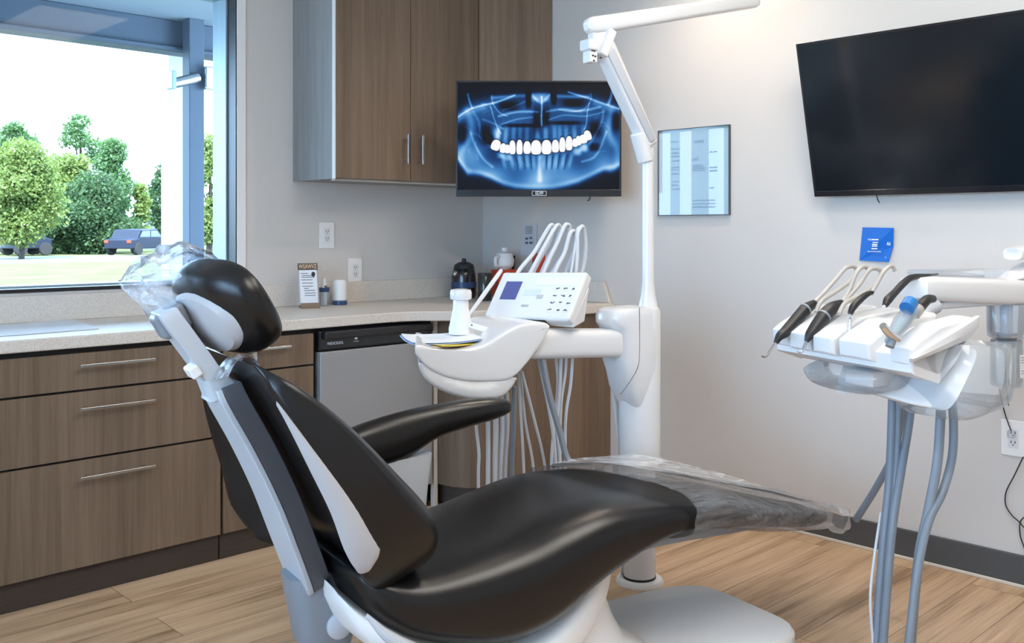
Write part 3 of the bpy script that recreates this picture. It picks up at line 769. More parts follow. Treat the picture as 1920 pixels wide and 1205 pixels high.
# ================================================================== FRAMED CERTIFICATE, BLUE CARD, NOTE
fc = thing('framed_certificate', 'thin-edged glass picture with faint writing on the wall beside monitor', 'picture', (XW, 2.577, 1.517)); 
fc.matrix_world = wall_r(2.577, 1.517, 0)
MB().box(-.192, .192, -.197, .197, .0, .010).build('backing', mat('certificate_backing', (.30, .37, .38), .5), fc)
MB().box(-.1935, .1935, -.1985, -.196, 0, .016).box(-.1935, .1935, .196, .1985, 0, .016).box(-.1935, -.191, -.196, .196, 0, .016).box(.191, .1935, -.196, .196, 0, .016).build('edge_frame', 'dgrey', fc)
st_ = MB()
for x0, x1 in ((-.190, -.125), (-.072, -.008), (.135, .165)): st_.box(x0, x1, -.195, .185, .010, .0105)
st_.build('pale_panel', mat('pale_strip', (.66, .70, .73), .5), fc)
MB().box(.085, .135, -.195, .185, .010, .0105).build('grey_panel', mat('pale_blue_paper', (.60, .70, .80), .5), fc)
text('lettering', 'simms', .03, Matrix.Translation((.035, .135, .0112)), 'ink', fc, sx=-.7)
text('lettering', 'Doc', .026, Matrix.Translation((.012, .055, .0112)), 'ink', fc, sx=-.9)
tl = MB(); rnd = random.Random(2)
for z, x0, x1 in [(.138, -.12, -.08), (.105, -.12, -.07), (.085, -.12, -.075), (.07, -.12, -.07), (.05, -.12, -.07), (.02, -.12, -.075), (.01, -.12, -.075), (-.01, -.12, -.075), (-.045, -.115, -.075), (-.062, -.115, -.08), (-.08, -.115, -.07), (.025, .0, .05), (.017, .0, .06), (.009, .0, .07), (.000, .0, .065), (.08, .09, .13), (.01, .09, .13), (-.005, .09, .13), (-.08, .09, .115), (-.135, .0, .12), (-.15, .0, .12), (-.165, .0, .12)]:
    x = x0
    while x < x1:
        w_ = rnd.uniform(.002, .006); tl.box(x, min(x+w_, x1), z, z+.0062*rnd.uniform(.5, 1.4), .0106, .011); x += w_+.0015
tl.build('lettering', mat('faint_ink', (.08, .11, .17), .6), fc)
MB().box(-.19, .19, -.195, .195, .0125, .0145).build('glass', clear('picture_glass', (.97, .99, 1), gloss=.35), fc)

bc = thing('blue_wall_sign', 'bright blue printed card taped to the wall under the television', 'card', (0, 0, 0))
cp = [wpt(1618, 426, .004), wpt(1678, 427, .012), wpt(1676, 462, .006), wpt(1668, 491, .010), wpt(1612, 488, .004)]
mbc = MB(); n5 = len(cp)
mbc.add([v for v in cp]+[v+Vector((.0015, 0, 0)) for v in cp], [(0, 1, 2, 3, 4), (9, 8, 7, 6, 5)]+[(i, i+5, (i+1) % 5+5, (i+1) % 5) for i in range(5)])
mbc.build('card', 'bluep', bc, smooth=False)
mm = MB()
def wbar(x0, x1, y, h):
    P = [wpt(x0, y-h, .0135), wpt(x1, y-h, .0135), wpt(x1, y+h, .0135), wpt(x0, y+h, .0135)]
    mm.add(P+[v+Vector((.0005, 0, 0)) for v in P], [(0, 1, 2, 3), (7, 6, 5, 4), (0, 4, 5, 1), (1, 5, 6, 2), (2, 6, 7, 3), (3, 7, 4, 0)])
for x0, x1, y, h in ((1638, 1650, 449, 1.0), (1639, 1649, 454.5, .8), (1638, 1648, 458.5, 1.0), (1638, 1648, 461.5, .7), (1637, 1648, 466, 1.0)): wbar(x0, x1, y, h)
mm.build('print_line', 'wink', bc)
v = wpt(1640, 449, .0135); text('lettering', 'HLD', .009, frame_mtx(wpt(1635, 449, .0135), (0, -1, 0), (0, 0, 1)), 'wink', bc, sx=1.2)
text('lettering', 'annnomoltmotnw', .008, frame_mtx(wpt(1642, 471, .0135), (0, -1, 0), (0, 0, 1)), 'wink', bc, sx=.95)
text('lettering', 'Aii', .02, frame_mtx(wpt(1669, 457, .0135), (0, -1, 0), (0, 0, 1)), 'wink', bc, sx=.7)
text('lettering', 'L', .008, frame_mtx(wpt(1664, 482, .0135), (0, -1, 0), (0, 0, 1)), 'wink', bc)
nn = thing('wall_note', 'small pale note hanging on the wall above the red boxes', 'note', (0, 0, 0))
P = [wpt(983, 419, .004), wpt(1008, 420, .004), wpt(1007, 477, .007), wpt(978, 478, .01), wpt(981, 450, .004)]
MB().add(P+[v+Vector((.001, 0, 0)) for v in P], [(0, 1, 2, 3, 4), (9, 8, 7, 6, 5)]+[(i, i+5, (i+1) % 5+5, (i+1) % 5) for i in range(5)]).build('sheet', mat('note_paper', (.55, .57, .60), .6), nn, smooth=False)
mm = MB()
for k in range(5): wbar(988, 1001, 425+k*3, .5)
for x, y in ((988, 447), (996, 446), (988, 455), (996, 455)): wbar(x, x+5, y, 1.8)
mm.build('print_line', 'ink', nn)

# ================================================================== WORKTOP CLUTTER
CT = .895
def at_ct(px, py): return on_z(px, py, CT)
# brochure holder
b0 = at_ct(580, 577)
bh = thing('brochure_holder', 'clear brochure stand with printed card and brown header on worktop', 'brochure holder', b0, -.35)
lean = Matrix.Rotation(-.22, 4, 'X')
MB().box(-.042, .042, -.035, .035, 0, .012).build('base', 'brown', bh, bevel=.002)
MB().box(-.045, .045, -.003, .003, .005, .205, mtx=Matrix.Translation((0, .0, 0))@lean).build('panel', 'clearp', bh)
MB().box(-.040, .040, -.007, -.004, .018, .175, mtx=lean).build('card', 'paper', bh)
MB().box(-.046, .046, -.008, -.003, .176, .207, mtx=lean).build('header', 'taupe', bh)
MB().box(-.042, .042, -.022, -.008, .006, .020, mtx=lean).build('lip', 'brown', bh)
text('lettering', 'WSAWVZ', .028, lean@frame_mtx((0, -.0085, .191), (1, 0, 0), (0, 0, 1)), 'peach', bh, sx=.66)
mm = MB()
for k, (z, x0, x1) in enumerate([(.158, -.035, .0), (.148, -.03, .02), (.140, -.03, .03), (.128, -.034, .02), (.113, -.03, .02), (.098, -.03, .02), (.088, -.022, .0), (.078, -.022, .03), (.066, -.02, .032), (.055, -.02, .03)]): mm.box(x0, x1, -.0078, -.0069, z, z+.003, mtx=lean)
mm.build('print_line', 'ink', bh)
MB().lathe([(.009, 0), (.009, .001)], n=16, mtx=lean@Matrix.Translation((.024, -.0072, .155))@Matrix.Rotation(PI/2, 4, 'X')@Matrix.Diagonal((1, 1.3, 1, 1))).build('seal', 'inkd', bh)
# second card behind
b1 = at_ct(600, 571)+Vector((0, .02, 0))
c2 = thing('leaflet', 'narrow printed leaflet standing behind the brochure stand', 'leaflet', b1, -.3)
MB().box(-.03, .03, -.001, .001, 0, .19, mtx=lean).build('sheet', 'paper', c2)
mm = MB(); [mm.box(-.0, .026, -.002, -.001, z, z+.004, mtx=lean) for z in (.14, .128, .116, .1, .09, .075)]; mm.build('print_line', 'inkd', c2)
# cup with blue rim + white pump bottle in it
b2 = at_ct(608, 573)
cup = thing('clear_cup', 'clear tumbler with blue band next to the brochure stand', 'cup', b2)
MB().lathe([(.021, 0), (.024, .085), (.022, .085), (.019, .004)], n=24).build('wall', 'clearp', cup)
MB().lathe([(.0244, .066), (.0248, .086), (.0235, .086), (.0235, .066)], n=24).build('band', 'navy', cup)
pen = thing('pump_bottle', 'slim white pump bottle standing inside the clear tumbler', 'bottle', b2+Vector((0, 0, .004)))
MB().lathe([(.010, 0), (.012, .06), (.012, .10), (.009, .112), (.009, .125), (.001, .126)], n=20).build('body', 'white', pen)
MB().tube([(0, 0, .12), (.003, 0, .145), (.006, 0, .168)], .0018, n=6).build('stem', 'chrome', pen)
MB().box(-.014, .012, -.004, .004, .166, .171).build('nozzle', 'white', pen, bevel=.001)
MB().box(-.006, .006, -.0135, -.011, .078, .092).build('label', 'ink', pen)
# white dispenser with blue base
b3 = at_ct(637, 571)
dp = thing('dispenser', 'white rounded dispenser on a navy base beside clear tumbler', 'dispenser', b3)
MB().lathe([(.034, 0), (.036, .003), (.035, .019), (.033, .02)], n=32).build('base', 'navy', dp)
MB().lathe([(.030, .02), (.034, .024), (.034, .09), (.031, .112), (.026, .119), (.001, .120)], n=32).build('body', 'whitem', dp)
# black kettle
b4 = at_ct(866, 560)+Vector((.02, .10, 0))+RT*.062
kt = thing('kettle', 'black electric kettle with domed lid in the worktop corner', 'kettle', b4)
MB().lathe([(.058, 0), (.064, .01), (.066, .06), (.064, .12), (.055, .155), (.05, .16)], n=36).build('body', 'blackp', kt)
MB().lathe([(.056, .155), (.050, .175), (.03, .187), (.012, .190), (.012, .204), (.006, .208), (.001, .208)], n=36).build('lid', 'blackm', kt)
MB().lathe([(.0672, .055), (.0672, .085)], n=36).build('band', 'navy', kt)
MB().tube([(-.055, -.02, .12), (-.085, -.03, .135), (-.092, -.03, .12)], [.012, .010, .007], n=10).build('spout', 'chrome', kt)
b5 = at_ct(893, 565)+Vector((.03, .06, 0))+RT*.062
cn = thing('canister', 'black cylindrical canister standing between kettle and red box', 'canister', b5)
MB().lathe([(.036, 0), (.037, .005), (.037, .125), (.034, .13)], n=28).build('body', 'blackp', cn); MB().lathe([(.038, .125), (.038, .14), (.001, .142)], n=28).build('lid', 'blackm', cn)
b6 = at_ct(925, 560)+Vector((.04, .05, 0))+RT*.062
rb = thing('red_box', 'short red box with white jug on top in the corner', 'box', b6, -.4)
MB().box(-.055, .055, -.05, .05, 0, .075).build('lower_half', 'red', rb, bevel=.005); MB().box(-.056, .056, -.051, .051, .078, .15).build('upper_half', 'red', rb, bevel=.005)
MB().lathe([(.022, 0), (.022, .001)], n=20, mtx=Matrix.Translation((.0, -.051, .118))@Matrix.Rotation(PI/2, 4, 'X')).build('emblem', mat('pale_red_print', (.7, .2, .15), .5), rb)
jg = thing('white_jug', 'white rounded jug with cap resting on the short red box', 'jug', b6+Vector((0, 0, .15)))
MB().lathe([(.028, 0), (.05, .02), (.054, .05), (.042, .085), (.018, .095), (.001, .095)], n=28).build('body', 'whitem', jg)
MB().lathe([(.016, .093), (.016, .115), (.001, .116)], n=20).build('cap', 'white', jg)
MB().tube([(-.045, -.01, .07), (-.075, -.015, .06), (-.07, -.012, .025), (-.045, -.01, .02)], .009, n=10).build('handle', 'whitem', jg)
gl = thing('drinking_glass', 'upturned clear drinking glass behind the white jug', 'glass', b6+Vector((.085, .06, .0)))
MB().lathe([(.03, 0), (.034, .14), (.04, .22), (.038, .22), (.032, .14), (.028, .004)], n=28).build('bowl', clear('clear_glass', (.96, .97, .98), 1.0), gl)
b7 = at_ct(1000, 560)+Vector((.06, .06, 0))+RT*.062
r2 = thing('red_carton', 'tall red carton with black knob behind the white hoses', 'box', b7, -.5)
MB().box(-.06, .06, -.05, .05, 0, .235).build('carton', 'red', r2, bevel=.004); MB().lathe([(.014, .235), (.014, .25), (.018, .252), (.018, .275), (.001, .276)], n=18).build('knob', 'blackm', r2)
# paper left
P = [at_ct(-20, 612), at_ct(135, 600), at_ct(172, 612), at_ct(185, 617), at_ct(30, 629), at_ct(-20, 632)]
pp = thing('paper_sheet', 'large white sheet lying on the worktop under the window', 'paper', (0, 0, 0))
MB().add([v+Vector((0, 0, .001)) for v in P]+[v+Vector((0, 0, .004)) for v in P], [tuple(range(6)), tuple(range(11, 5, -1))]+[(i, (i+1) % 6, (i+1) % 6+6, i+6) for i in range(6)]).build('sheet', 'paper', pp, smooth=False)

# ================================================================== DENTAL CHAIR
ch = thing('dental_chair', 'black padded dental chair wrapped in plastic film at head and foot', 'dental chair', CH_O, CH_ANG)
# seat (stations run along the chair: bottom point, top point, half width)
seat = [(-.815, .462, -.82, .500, .12), (-.80, .425, -.805, .516, .20), (-.76, .375, -.76, .510, .240), (-.68, .325, -.68, .490, .264), (-.54, .275, -.54, .497, .272), (-.42, .255, -.40, .514, .272),
        (-.31, .275, -.27, .543, .270), (-.20, .335, -.14, .563, .265), (-.07, .395, .0, .556, .260), (.08, .432, .12, .537, .254), (.31, .412, .32, .490, .235), (.52, .370, .53, .437, .19), (.72, .325, .73, .387, .13), (.84, .315, .85, .355, .09), (.87, .325, .88, .345, .05)]
MB().rings(slab(resample(seat, 4), 3.4, 56, dip=.010)).build('seat_cushion', 'vinyl', ch)
# seat shell under the cushion
shell = [(-.835, .42, -.84, .462, .16), (-.79, .34, -.79, .42, .225), (-.66, .24, -.66, .34, .262), (-.5, .16, -.5, .29, .262), (-.36, .14, -.36, .27, .25), (-.24, .16, -.24, .315, .22), (-.14, .23, -.13, .40, .19), (-.085, .30, -.08, .42, .16), (-.06, .36, -.06, .425, .12)]
MB().rings(slab(resample(shell, 4), 3.5, 48)).build('seat_shell', 'whitem', ch)
MB().tube([(-.81, -.245, .43), (-.76, -.266, .375), (-.66, -.275, .315), (-.54, -.275, .275), (-.44, -.266, .25)], [.004, .014, .016, .014, .004], n=10).build('shell_rail', 'grey', ch)
# footrest underside support
MB().rings(slab(resample([(-.10, .32, -.1, .40, .10), (.1, .36, .1, .445, .12), (.4, .345, .4, .42, .10), (.6, .33, .6, .365, .06)], 4), 3, 28)).build('foot_support', 'mgrey', ch)
# pedestal and base plate
ped = []
for z, a0, a1, hw in ((.05, -.42, .14, .17), (.10, -.40, .12, .16), (.16, -.42, .02, .16), (.22, -.45, -.02, .17), (.30, -.46, -.06, .18)):
    ring = []
    for j in range(40):
        t = 2*PI*j/40; c, q_ = math.cos(t), math.sin(t); u = math.copysign(abs(c)**.6, c); k = math.copysign(abs(q_)**.6, q_)
        ring.append(Vector(((a0+a1)/2+(a1-a0)/2*u, hw*k, z)))
    ped.append(ring)
MB().rings(ped).build('pedestal', 'whitem', ch)
def plate_ring(z, ins):
    ring = []
    for j in range(64):
        t = 2*PI*j/64; c, q_ = math.cos(t), math.sin(t); u = math.copysign(abs(c)**.36, c); k = math.copysign(abs(q_)**.36, q_)
        ring.append(Vector((.02+(.555-ins)*u, -.02+(.255-ins)*k, z)))
    return ring
MB().rings([plate_ring(.0, .01), plate_ring(.01, 0), plate_ring(.085, .0), plate_ring(.098, .008), plate_ring(.104, .03), plate_ring(.106, .12)]).build('base_plate', 'whitem', ch)

# backrest
BK = [(-.69, .468, -.672, .476, .07), (-.715, .463, -.638, .492, .165), (-.750, .474, -.610, .530, .232), (-.795, .515, -.602, .585, .272), (-.838, .580, -.645, .655, .296), (-.882, .680, -.722, .735, .302),
      (-.932, .775, -.810, .825, .298), (-.972, .850, -.888, .892, .290), (-1.003, .905, -.962, .945, .276), (-1.026, .945, -1.008, .968, .250), (-1.035, .970, -1.03, .978, .19)]
BKr = resample(BK, 5)
bk = MB().rings(slab(BKr, 3.3, 80, dip=.02, wing=.105)).build('backrest_cushion', 'vinyl', ch)
# near and far side inlays laid over the padded surface
def inlay(sgn, name, m, t0, t1, lo, hi, off=.004):
    rings_ = slab(BKr, 3.3, 200, dip=.02, wing=.105); n = len(rings_)
    def surf(ti, ui):
        # ui 0 at back ... 1 at front, on the side sgn
        x = ti*(n-1); i = min(int(x), n-2); fr_ = x-i
        th = (PI if sgn < 0 else 0) + (-1 if sgn > 0 else 1)*(PI/2-ui*PI)*1.0
        # ring angle: cos=u across, sin=k front/back ; back -> sin=-1
        ang = (PI + (PI/2 - ui*PI)) if sgn < 0 else (-PI/2 + ui*PI)
        j = (ang/(2*PI) % 1)*200; j0 = int(j) % 200; j1 = (j0+1) % 200; fj = j-int(j)
        A_ = rings_[i][j0].lerp(rings_[i][j1], fj); B_ = rings_[i+1][j0].lerp(rings_[i+1][j1], fj)
        return A_.lerp(B_, fr_)
    K, L = 26, 10; pts = []; 
    for i in range(K+1):
        s_ = i/K; t = t0+(t1-t0)*s_; a_, b_ = lo(s_), hi(s_)
        row = []
        for j in range(L+1):
            u = a_+(b_-a_)*j/L; P_ = surf(t, u)
            e1 = surf(min(1, t+.01), u)-surf(max(0, t-.01), u); e2 = surf(t, u+.01)-surf(t, u-.01)
            nr = e1.cross(e2).normalized()
            if nr.y*sgn < 0: nr = -nr
            edge_ = min(j, L-j)/L*2; row.append(P_+nr*(off*(1 if 0 < j < L and 0 < i < K else -.6)))
        pts.append(row)
    mb = MB(); vs = [p_ for r in pts for p_ in r]
    mb.add(vs, [(i*(L+1)+j, i*(L+1)+j+1, (i+1)*(L+1)+j+1, (i+1)*(L+1)+j) for i in range(K) for j in range(L)])
    return mb.build(name, m, ch)
def lo_(s): return .33+.03*s+.03*max(0, 1-s*9)
def hi_(s): return (.33+.03*s)+(.155)*max(.0, (1-s**1.8))**.62*min(1, .55+s*5)
inlay(-1, 'side_inlay', 'grey2', .33, .82, lo_, hi_)
# spine (back frame): light face + dark side
sp = [(-1.078, .905), (-1.064, .866), (-1.008, .76), (-.957, .65), (-.917, .545), (-.884, .455), (-.872, .425)]
wd = [.066, .078, .082, .086, .088, .084, .070]
def strip(path, hw, th0, th1, skew=0):
    R = []
    for i, (a_, z_) in enumerate(path):
        p0 = Vector(path[max(0, i-1)]); p1 = Vector(path[min(len(path)-1, i+1)]); d = (p1-p0).normalized(); nx_ = Vector((-d.y, d.x))
        if nx_.x < 0: nx_ = -nx_
        h = hw[i]; c = Vector((a_, z_))
        q0 = c+nx_*th0; q1 = c+nx_*th1
        R.append([Vector((q0.x, -h, q0.y)), Vector((q0.x, h, q0.y)), Vector((q1.x, h, q1.y)), Vector((q1.x, -h, q1.y))])
    return MB().rings(R)
def dens(path, k=5):
    st = resample([tuple(p_) for p_ in path], k); return st
spd = dens(sp); wdd = [v_[0] for v_ in dens([(w_,) for w_ in wd])]
strip(spd, wdd, 0, .014).build('spine_cover', 'grey', ch, bevel=.004)
strip(spd, [w_*.98 for w_ in wdd], .014, .058).build('spine_core', 'dgrey', ch, bevel=.003)
strip([(-.93, .585), (-.905, .52), (-.872, .44), (-.862, .40)], [.009]*4, -.006, .006).build('spine_fin', 'grey', ch, bevel=.002).location = (.012, -.055, -.01)
MB().rings(slab([(-1.085, .878, -1.02, .900, .050), (-1.083, .885, -1.018, .915, .054), (-1.098, .925, -1.045, .935, .05)], 5, 24)).build('spine_collar', 'grey', ch)
# pivot bracket under the backrest
MB().rings(slab(resample([(-.905, .455, -.755, .47, .058), (-.90, .43, -.74, .44, .066), (-.885, .36, -.745, .365, .068), (-.87, .29, -.755, .295, .064), (-.84, .245, -.775, .25, .05), (-.82, .235, -.80, .237, .03)], 4), 4, 32)).build('pivot_bracket', 'mgrey', ch)
MB().lathe([(.03, 0), (.03, .012), (.024, .016), (.001, .016)], n=24, mtx=Matrix.Translation((-.80, -.064, .345))@Matrix.Rotation(PI/2, 4, 'X')).build('pivot_cap', 'grey', ch)
MB().tube([(-.79, -.03, .46), (-.70, -.02, .42), (-.62, 0, .38), (-.5, 0, .3)], .055, n=14).build('hinge_arm', 'dgrey', ch)
MB().tube([(-.89, -.03, .27), (-.92, -.03, .2), (-.90, -.01, .1), (-.80, .02, .03), (-.5, .05, .02)], .008, n=8).build('cable', 'hosew', ch)
MB().box(-.74, -.36, -.17, -.12, .12, .30).build('lift_arm', 'grey', ch, bevel=.02)
# headrest arm
hp = dens([(-1.185, 1.075), (-1.175, 1.055), (-1.13, .99), (-1.09, .93), (-1.058, .875)], 4); hwid = [v_[0] for v_ in dens([(.044,), (.05,), (.05,), (.047,), (.04,)], 4)]
strip(hp, hwid, -.006, .034).build('headrest_arm', 'grey', ch, bevel=.010)
MB().box(-.035, .035, -.03, .03, -.03, .03, mtx=Matrix.Translation((-1.155, 0.01, 1.055))@Matrix.Rotation(-.5, 4, 'Y')).build('headrest_joint', 'mgrey', ch, bevel=.012)
MB().box(-.010, .014, -.054, .0, -.012, .016, mtx=Matrix.Translation((-1.118, 0, .945))@Matrix.Rotation(-.55, 4, 'Y')).build('release_lever', 'whitem', ch, bevel=.006)
# headrest pad, turned a little towards the far side
HN = Vector((.80, .25, .55)).normalized(); HL = (Vector((0, 0, 1))-HN*HN.z).normalized(); HWd = HL.cross(HN).normalized()
if HWd.y < 0: HWd = -HWd
HC = Vector((-1.050, 0, 1.074)); HLn, HWn, HTn = .112, .150, .054
def head_pts():
    R = []; seg = 44; m_ = 22
    for i in range(m_+1):
        ph = -PI/2+PI*i/m_; s_ = math.sin(ph); c_ = max(1e-4, math.cos(ph)); l = math.copysign(abs(s_)**.85, s_)*HLn; k_ = c_**.62
        ring = []
        for j in range(seg):
            t = 2*PI*j/seg; c, q_ = math.cos(t), math.sin(t)
            u = math.copysign(abs(c)**.72, c)*HWn*k_
            v_ = math.copysign(abs(q_)**.8, q_)*HTn*c_**.5
            bend = .016*(l/HLn)**2+.016*(u/HWn)**2
            ring.append(HC+HL*l+HWd*u+HN*(v_+bend))
        R.append(ring)
    return R
MB().rings(head_pts()).build('headrest_cushion', 'vinyl', ch)
def disc():
    vs = []; fs = []; K, S_ = 8, 40
    for i in range(K+1):
        r = i/K
        for j in range(S_):
            t = 2*PI*j/S_; l = .082*r*math.sin(t)-.004; u = .116*r*math.cos(t)+.006
            n_ = -.056-.010*(1-r*r)+.016*(l/HLn)**2+.016*(u/HWn)**2+(.012 if i == K else 0)
            vs.append(HC+HL*l+HWd*u+HN*n_)
    for i in range(K):
        for j in range(S_): k = (j+1) % S_; fs.append((i*S_+j, i*S_+k, (i+1)*S_+k, (i+1)*S_+j))
    MB().add(vs, fs).build('headrest_shell', 'grey2', ch)
disc()
# armrest (far side) and its support
arm = [(-.62, .60, -.66, .675, .035), (-.58, .592, -.60, .705, .042), (-.50, .588, -.50, .727, .045), (-.42, .610, -.42, .738, .045), (-.34, .648, -.34, .745, .044), (-.24, .668, -.24, .750, .043), (-.15, .682, -.15, .748, .040), (-.10, .695, -.10, .738, .03), (-.085, .708, -.085, .724, .012)]
o = MB().rings(slab(resample([s_+(.335,) for s_ in arm], 5), 2.3, 36)).build('armrest', 'vinyl', ch)
MB().rings(slab(resample([(-.60, .30, -.40, .30, .03, .325), (-.60, .42, -.385, .42, .03, .325), (-.60, .52, -.372, .52, .03, .33), (-.60, .60, -.355, .61, .028, .335)], 3), 5, 28)).build('armrest_support', 'grey', ch)
MB().rings(slab(resample([(-.62, .26, -.30, .26, .05, .27), (-.62, .33, -.33, .33, .05, .27)], 3), 5, 28)).build('armrest_bracket', 'whitem', ch)

# plastic film over the foot end
def foot_film():
    R = []
    st = resample([(-.06, .418, -.05, .568, .262, .0), (.11, .425, .12, .552, .270, .0), (.31, .398, .32, .508, .268, .015), (.52, .355, .53, .458, .235, .03), (.72, .312, .73, .405, .172, .035), (.86, .290, .87, .365, .10, .02), (.93, .285, .94, .345, .055, .0), (.955, .272, .965, .318, .034, -.01), (.985, .255, .995, .330, .048, -.01), (1.0, .262, 1.005, .322, .03, -.01)], 8)
    for i, s_ in enumerate(slab(st, 3.2, 96)):
        ring = []
        for j, p_ in enumerate(s_):
            a_ = p_.x; far = max(0, p_.y)/.26
            if i < 10: pass
            k = .006+.010*max(0, min(1, (a_-.3)/.6))
            nz = pnoise(Vector((a_*4.0, p_.y*34, p_.z*34)))*k + pnoise(Vector((a_*16, p_.y*60, p_.z*60+5)))*.0028
            c = Vector((a_, st[i][5], (st[i][1]+st[i][3])/2)); d = (p_-c); 
            if d.length > 1e-6: p_ = p_+d.normalized()*(nz+.004)
            # the front edge of the wrap runs diagonally: further up the seat on the far side
            if i < 24: p_ = p_+Vector((( -.10*(p_.y/.26) + .07)*(1-i/24), 0, 0))
            ring.append(p_)
        R.append(ring)
    MB().rings(R, cap=False).build('foot_film', 'film', ch, ang=60)
foot_film()
# tent of film on the far side towards the column
def tent():
    vs = []; K, L = 40, 14
    A0 = [on_w(1035, 868, .24), on_w(1100, 858, .30), on_w(1190, 849, .34), on_w(1240, 858, .34), on_w(1330, 881, .30), on_w(1450, 917, .20), on_w(1560, 947, .08), on_w(1606, 965, .0)]
    B0 = [Vector((-.02, .20, .560)), Vector((.06, .18, .560)), Vector((.16, .12, .552)), Vector((.26, .06, .530)), Vector((.40, .0, .50)), Vector((.62, -.02, .447)), Vector((.84, -.02, .376)), Vector((.96, -.01, .330))]
    def samp(P_, t):
        x = t*(len(P_)-1); i = min(int(x), len(P_)-2); return P_[i].lerp(P_[i+1], x-i)
    for i in range(K+1):
        for j in range(L+1):
            t, s_ = i/K, j/L; p_ = samp(A0, t).lerp(samp(B0, t), s_)
            p_ = p_+Vector((0, 0, .006*math.sin(s_*PI)*0-.012*math.sin(PI*s_)+.008*pnoise(Vector((t*5, s_*9, 3)))+.004*pnoise(Vector((t*9, s_*30, 1)))))
            vs.append(p_)
    MB().add(vs, [(i*(L+1)+j, i*(L+1)+j+1, (i+1)*(L+1)+j+1, (i+1)*(L+1)+j) for i in range(K) for j in range(L)]).build('film_sheet', 'filmt', ch, ang=60)
tent()
# film bag pulled over the far end of the headrest, gathered to a tip
def bag():
    R = []; seg = 80; m_ = 60
    S0 = HC+HWd*.045+HL*.02; T0 = on_w(230, 531, .14); D = T0-S0
    for i in range(m_+1):
        s_ = i/m_
        k_ = 1 if s_ < .22 else max(.03, 1-((s_-.22)/.78)**1.25*.97)
        hl = HLn*.98*k_*(1+.07*math.sin(s_*11)); ht = HTn*1.3*k_
        ring = []; c = S0+D*s_
        for j in range(seg):
            t = 2*PI*j/seg; u = math.copysign(abs(math.cos(t))**.8, math.cos(t)); v_ = math.copysign(abs(math.sin(t))**.8, math.sin(t))
            p_ = c+D*(pnoise(Vector((u*2.5, v_*2.5, 4)))*.28*(1-s_))+HL*(hl*u)+HN*(ht*v_+.016*(1-s_))
            fold = abs(pnoise(Vector((s_*3, u*3.2, v_*3.2))))*.045+pnoise(Vector((s_*6, u*7, v_*7)))*.014
            d = (p_-c).normalized()
            ring.append(p_+d*(fold*(.2+1.0*min(1, s_*2.2))*(1-.8*s_)+.004))
        R.append(ring)
    MB().rings(R, cap=False).build('headrest_film', 'filmh', ch, ang=70)
bag()
# film scrap between headrest arm and backrest top
def scrap():
    vs = []; K, Q_ = 14, 14
    for i in range(K+1):
        for j in range(Q_+1):
            s_, t = i/K, j/Q_; p_ = Vector((-1.085+.085*t, -.05-.11*s_, .925+.05*math.sin(PI*t)+.015*s_))
            p_ += Vector((1, 0, 1))*pnoise(p_*38)*.016
            vs.append(p_)
    MB().add(vs, [(i*(Q_+1)+j, i*(Q_+1)+j+1, (i+1)*(Q_+1)+j+1, (i+1)*(Q_+1)+j) for i in range(K) for j in range(Q_)]).build('film_scrap', 'filmh', ch, ang=70)
scrap()

# ================================================================== DELIVERY UNIT (column, arm, tray head, lamp arm)
du = thing('delivery_unit', 'white dental delivery unit on floor column with keypad head', 'dental unit', CH_O, CH_ANG)
CA, CWW = .573, .51
def cyl(r, c, prof_z, n=40): return MB().lathe([(r_, z_) for r_, z_ in prof_z], (c[0], c[1], 0), n=n)
cyl(0, (CA, CWW), [(.085, 0), (.085, .006), (.078, .016), (.060, .018)]).build('floor_flange', 'whitem', du)
cyl(0, (CA, CWW), [(.0585, .016), (.0585, .026)]).build('seal_ring', 'blackm', du)
cyl(0, (CA, CWW), [(.0565, .026), (.0565, .43)]).build('lower_post', 'white', du)
cyl(0, (CA, CWW), [(.060, .425), (.080, .425), (.084, .432), (.080, .440), (.0745, .446), (.0745, .962), (.070, .974), (.058, .980), (.001, .981)], 48).build('column', 'white', du)
# knuckle housing that carries the tray arm
hs = [(.40, .905, .412, .945, .045), (.405, .898, .425, .975, .055), (.46, .89, .46, .985, .066), (.56, .90, .56, .984, .074)]
kn = []
def prof_loft(path, ws, seg=28, n=4):
    """path of (a0,a1,z) boxes stacked in z"""
    R = []
    for (a0, a1, z), hw in zip(path, ws):
        ring = []
        for j in range(seg):
            t = 2*PI*j/seg; c, q_ = math.cos(t), math.sin(t); u = math.copysign(abs(c)**(2/n), c); k = math.copysign(abs(q_)**(2/n), q_)
            ring.append(Vector(((a0+a1)/2+(a1-a0)/2*u, CWW+hw*k, z)))
        R.append(ring)
    return MB().rings(R)
prof_loft([(.53, .60, .60), (.505, .60, .64), (.47, .61, .70), (.455, .62, .76), (.44, .62, .80), (.435, .62, .90), (.425, .62, .908), (.408, .62, .93), (.408, .62, .955), (.418, .62, .972), (.44, .61, .981)], [.05, .062, .072, .077, .078, .078, .077, .077, .077, .074, .066], 44, 3.4).build('knuckle', 'white', du)
# arm
R = []
for a_, z0, z1, hw in ((.08, .830, .925, .05), (.12, .826, .926, .054), (.30, .818, .915, .056), (.40, .812, .910, .060), (.46, .806, .912, .060), (.52, .80, .915, .06)):
    ring = []
    for j in range(32):
        t = 2*PI*j/32; c, q_ = math.cos(t), math.sin(t); u = math.copysign(abs(c)**.5, c); k = math.copysign(abs(q_)**.5, q_)
        ring.append(Vector((a_, CWW+hw*u, (z0+z1)/2+(z1-z0)/2*k)))
    R.append(ring)
MB().rings(R).build('tray_arm', 'white', du)
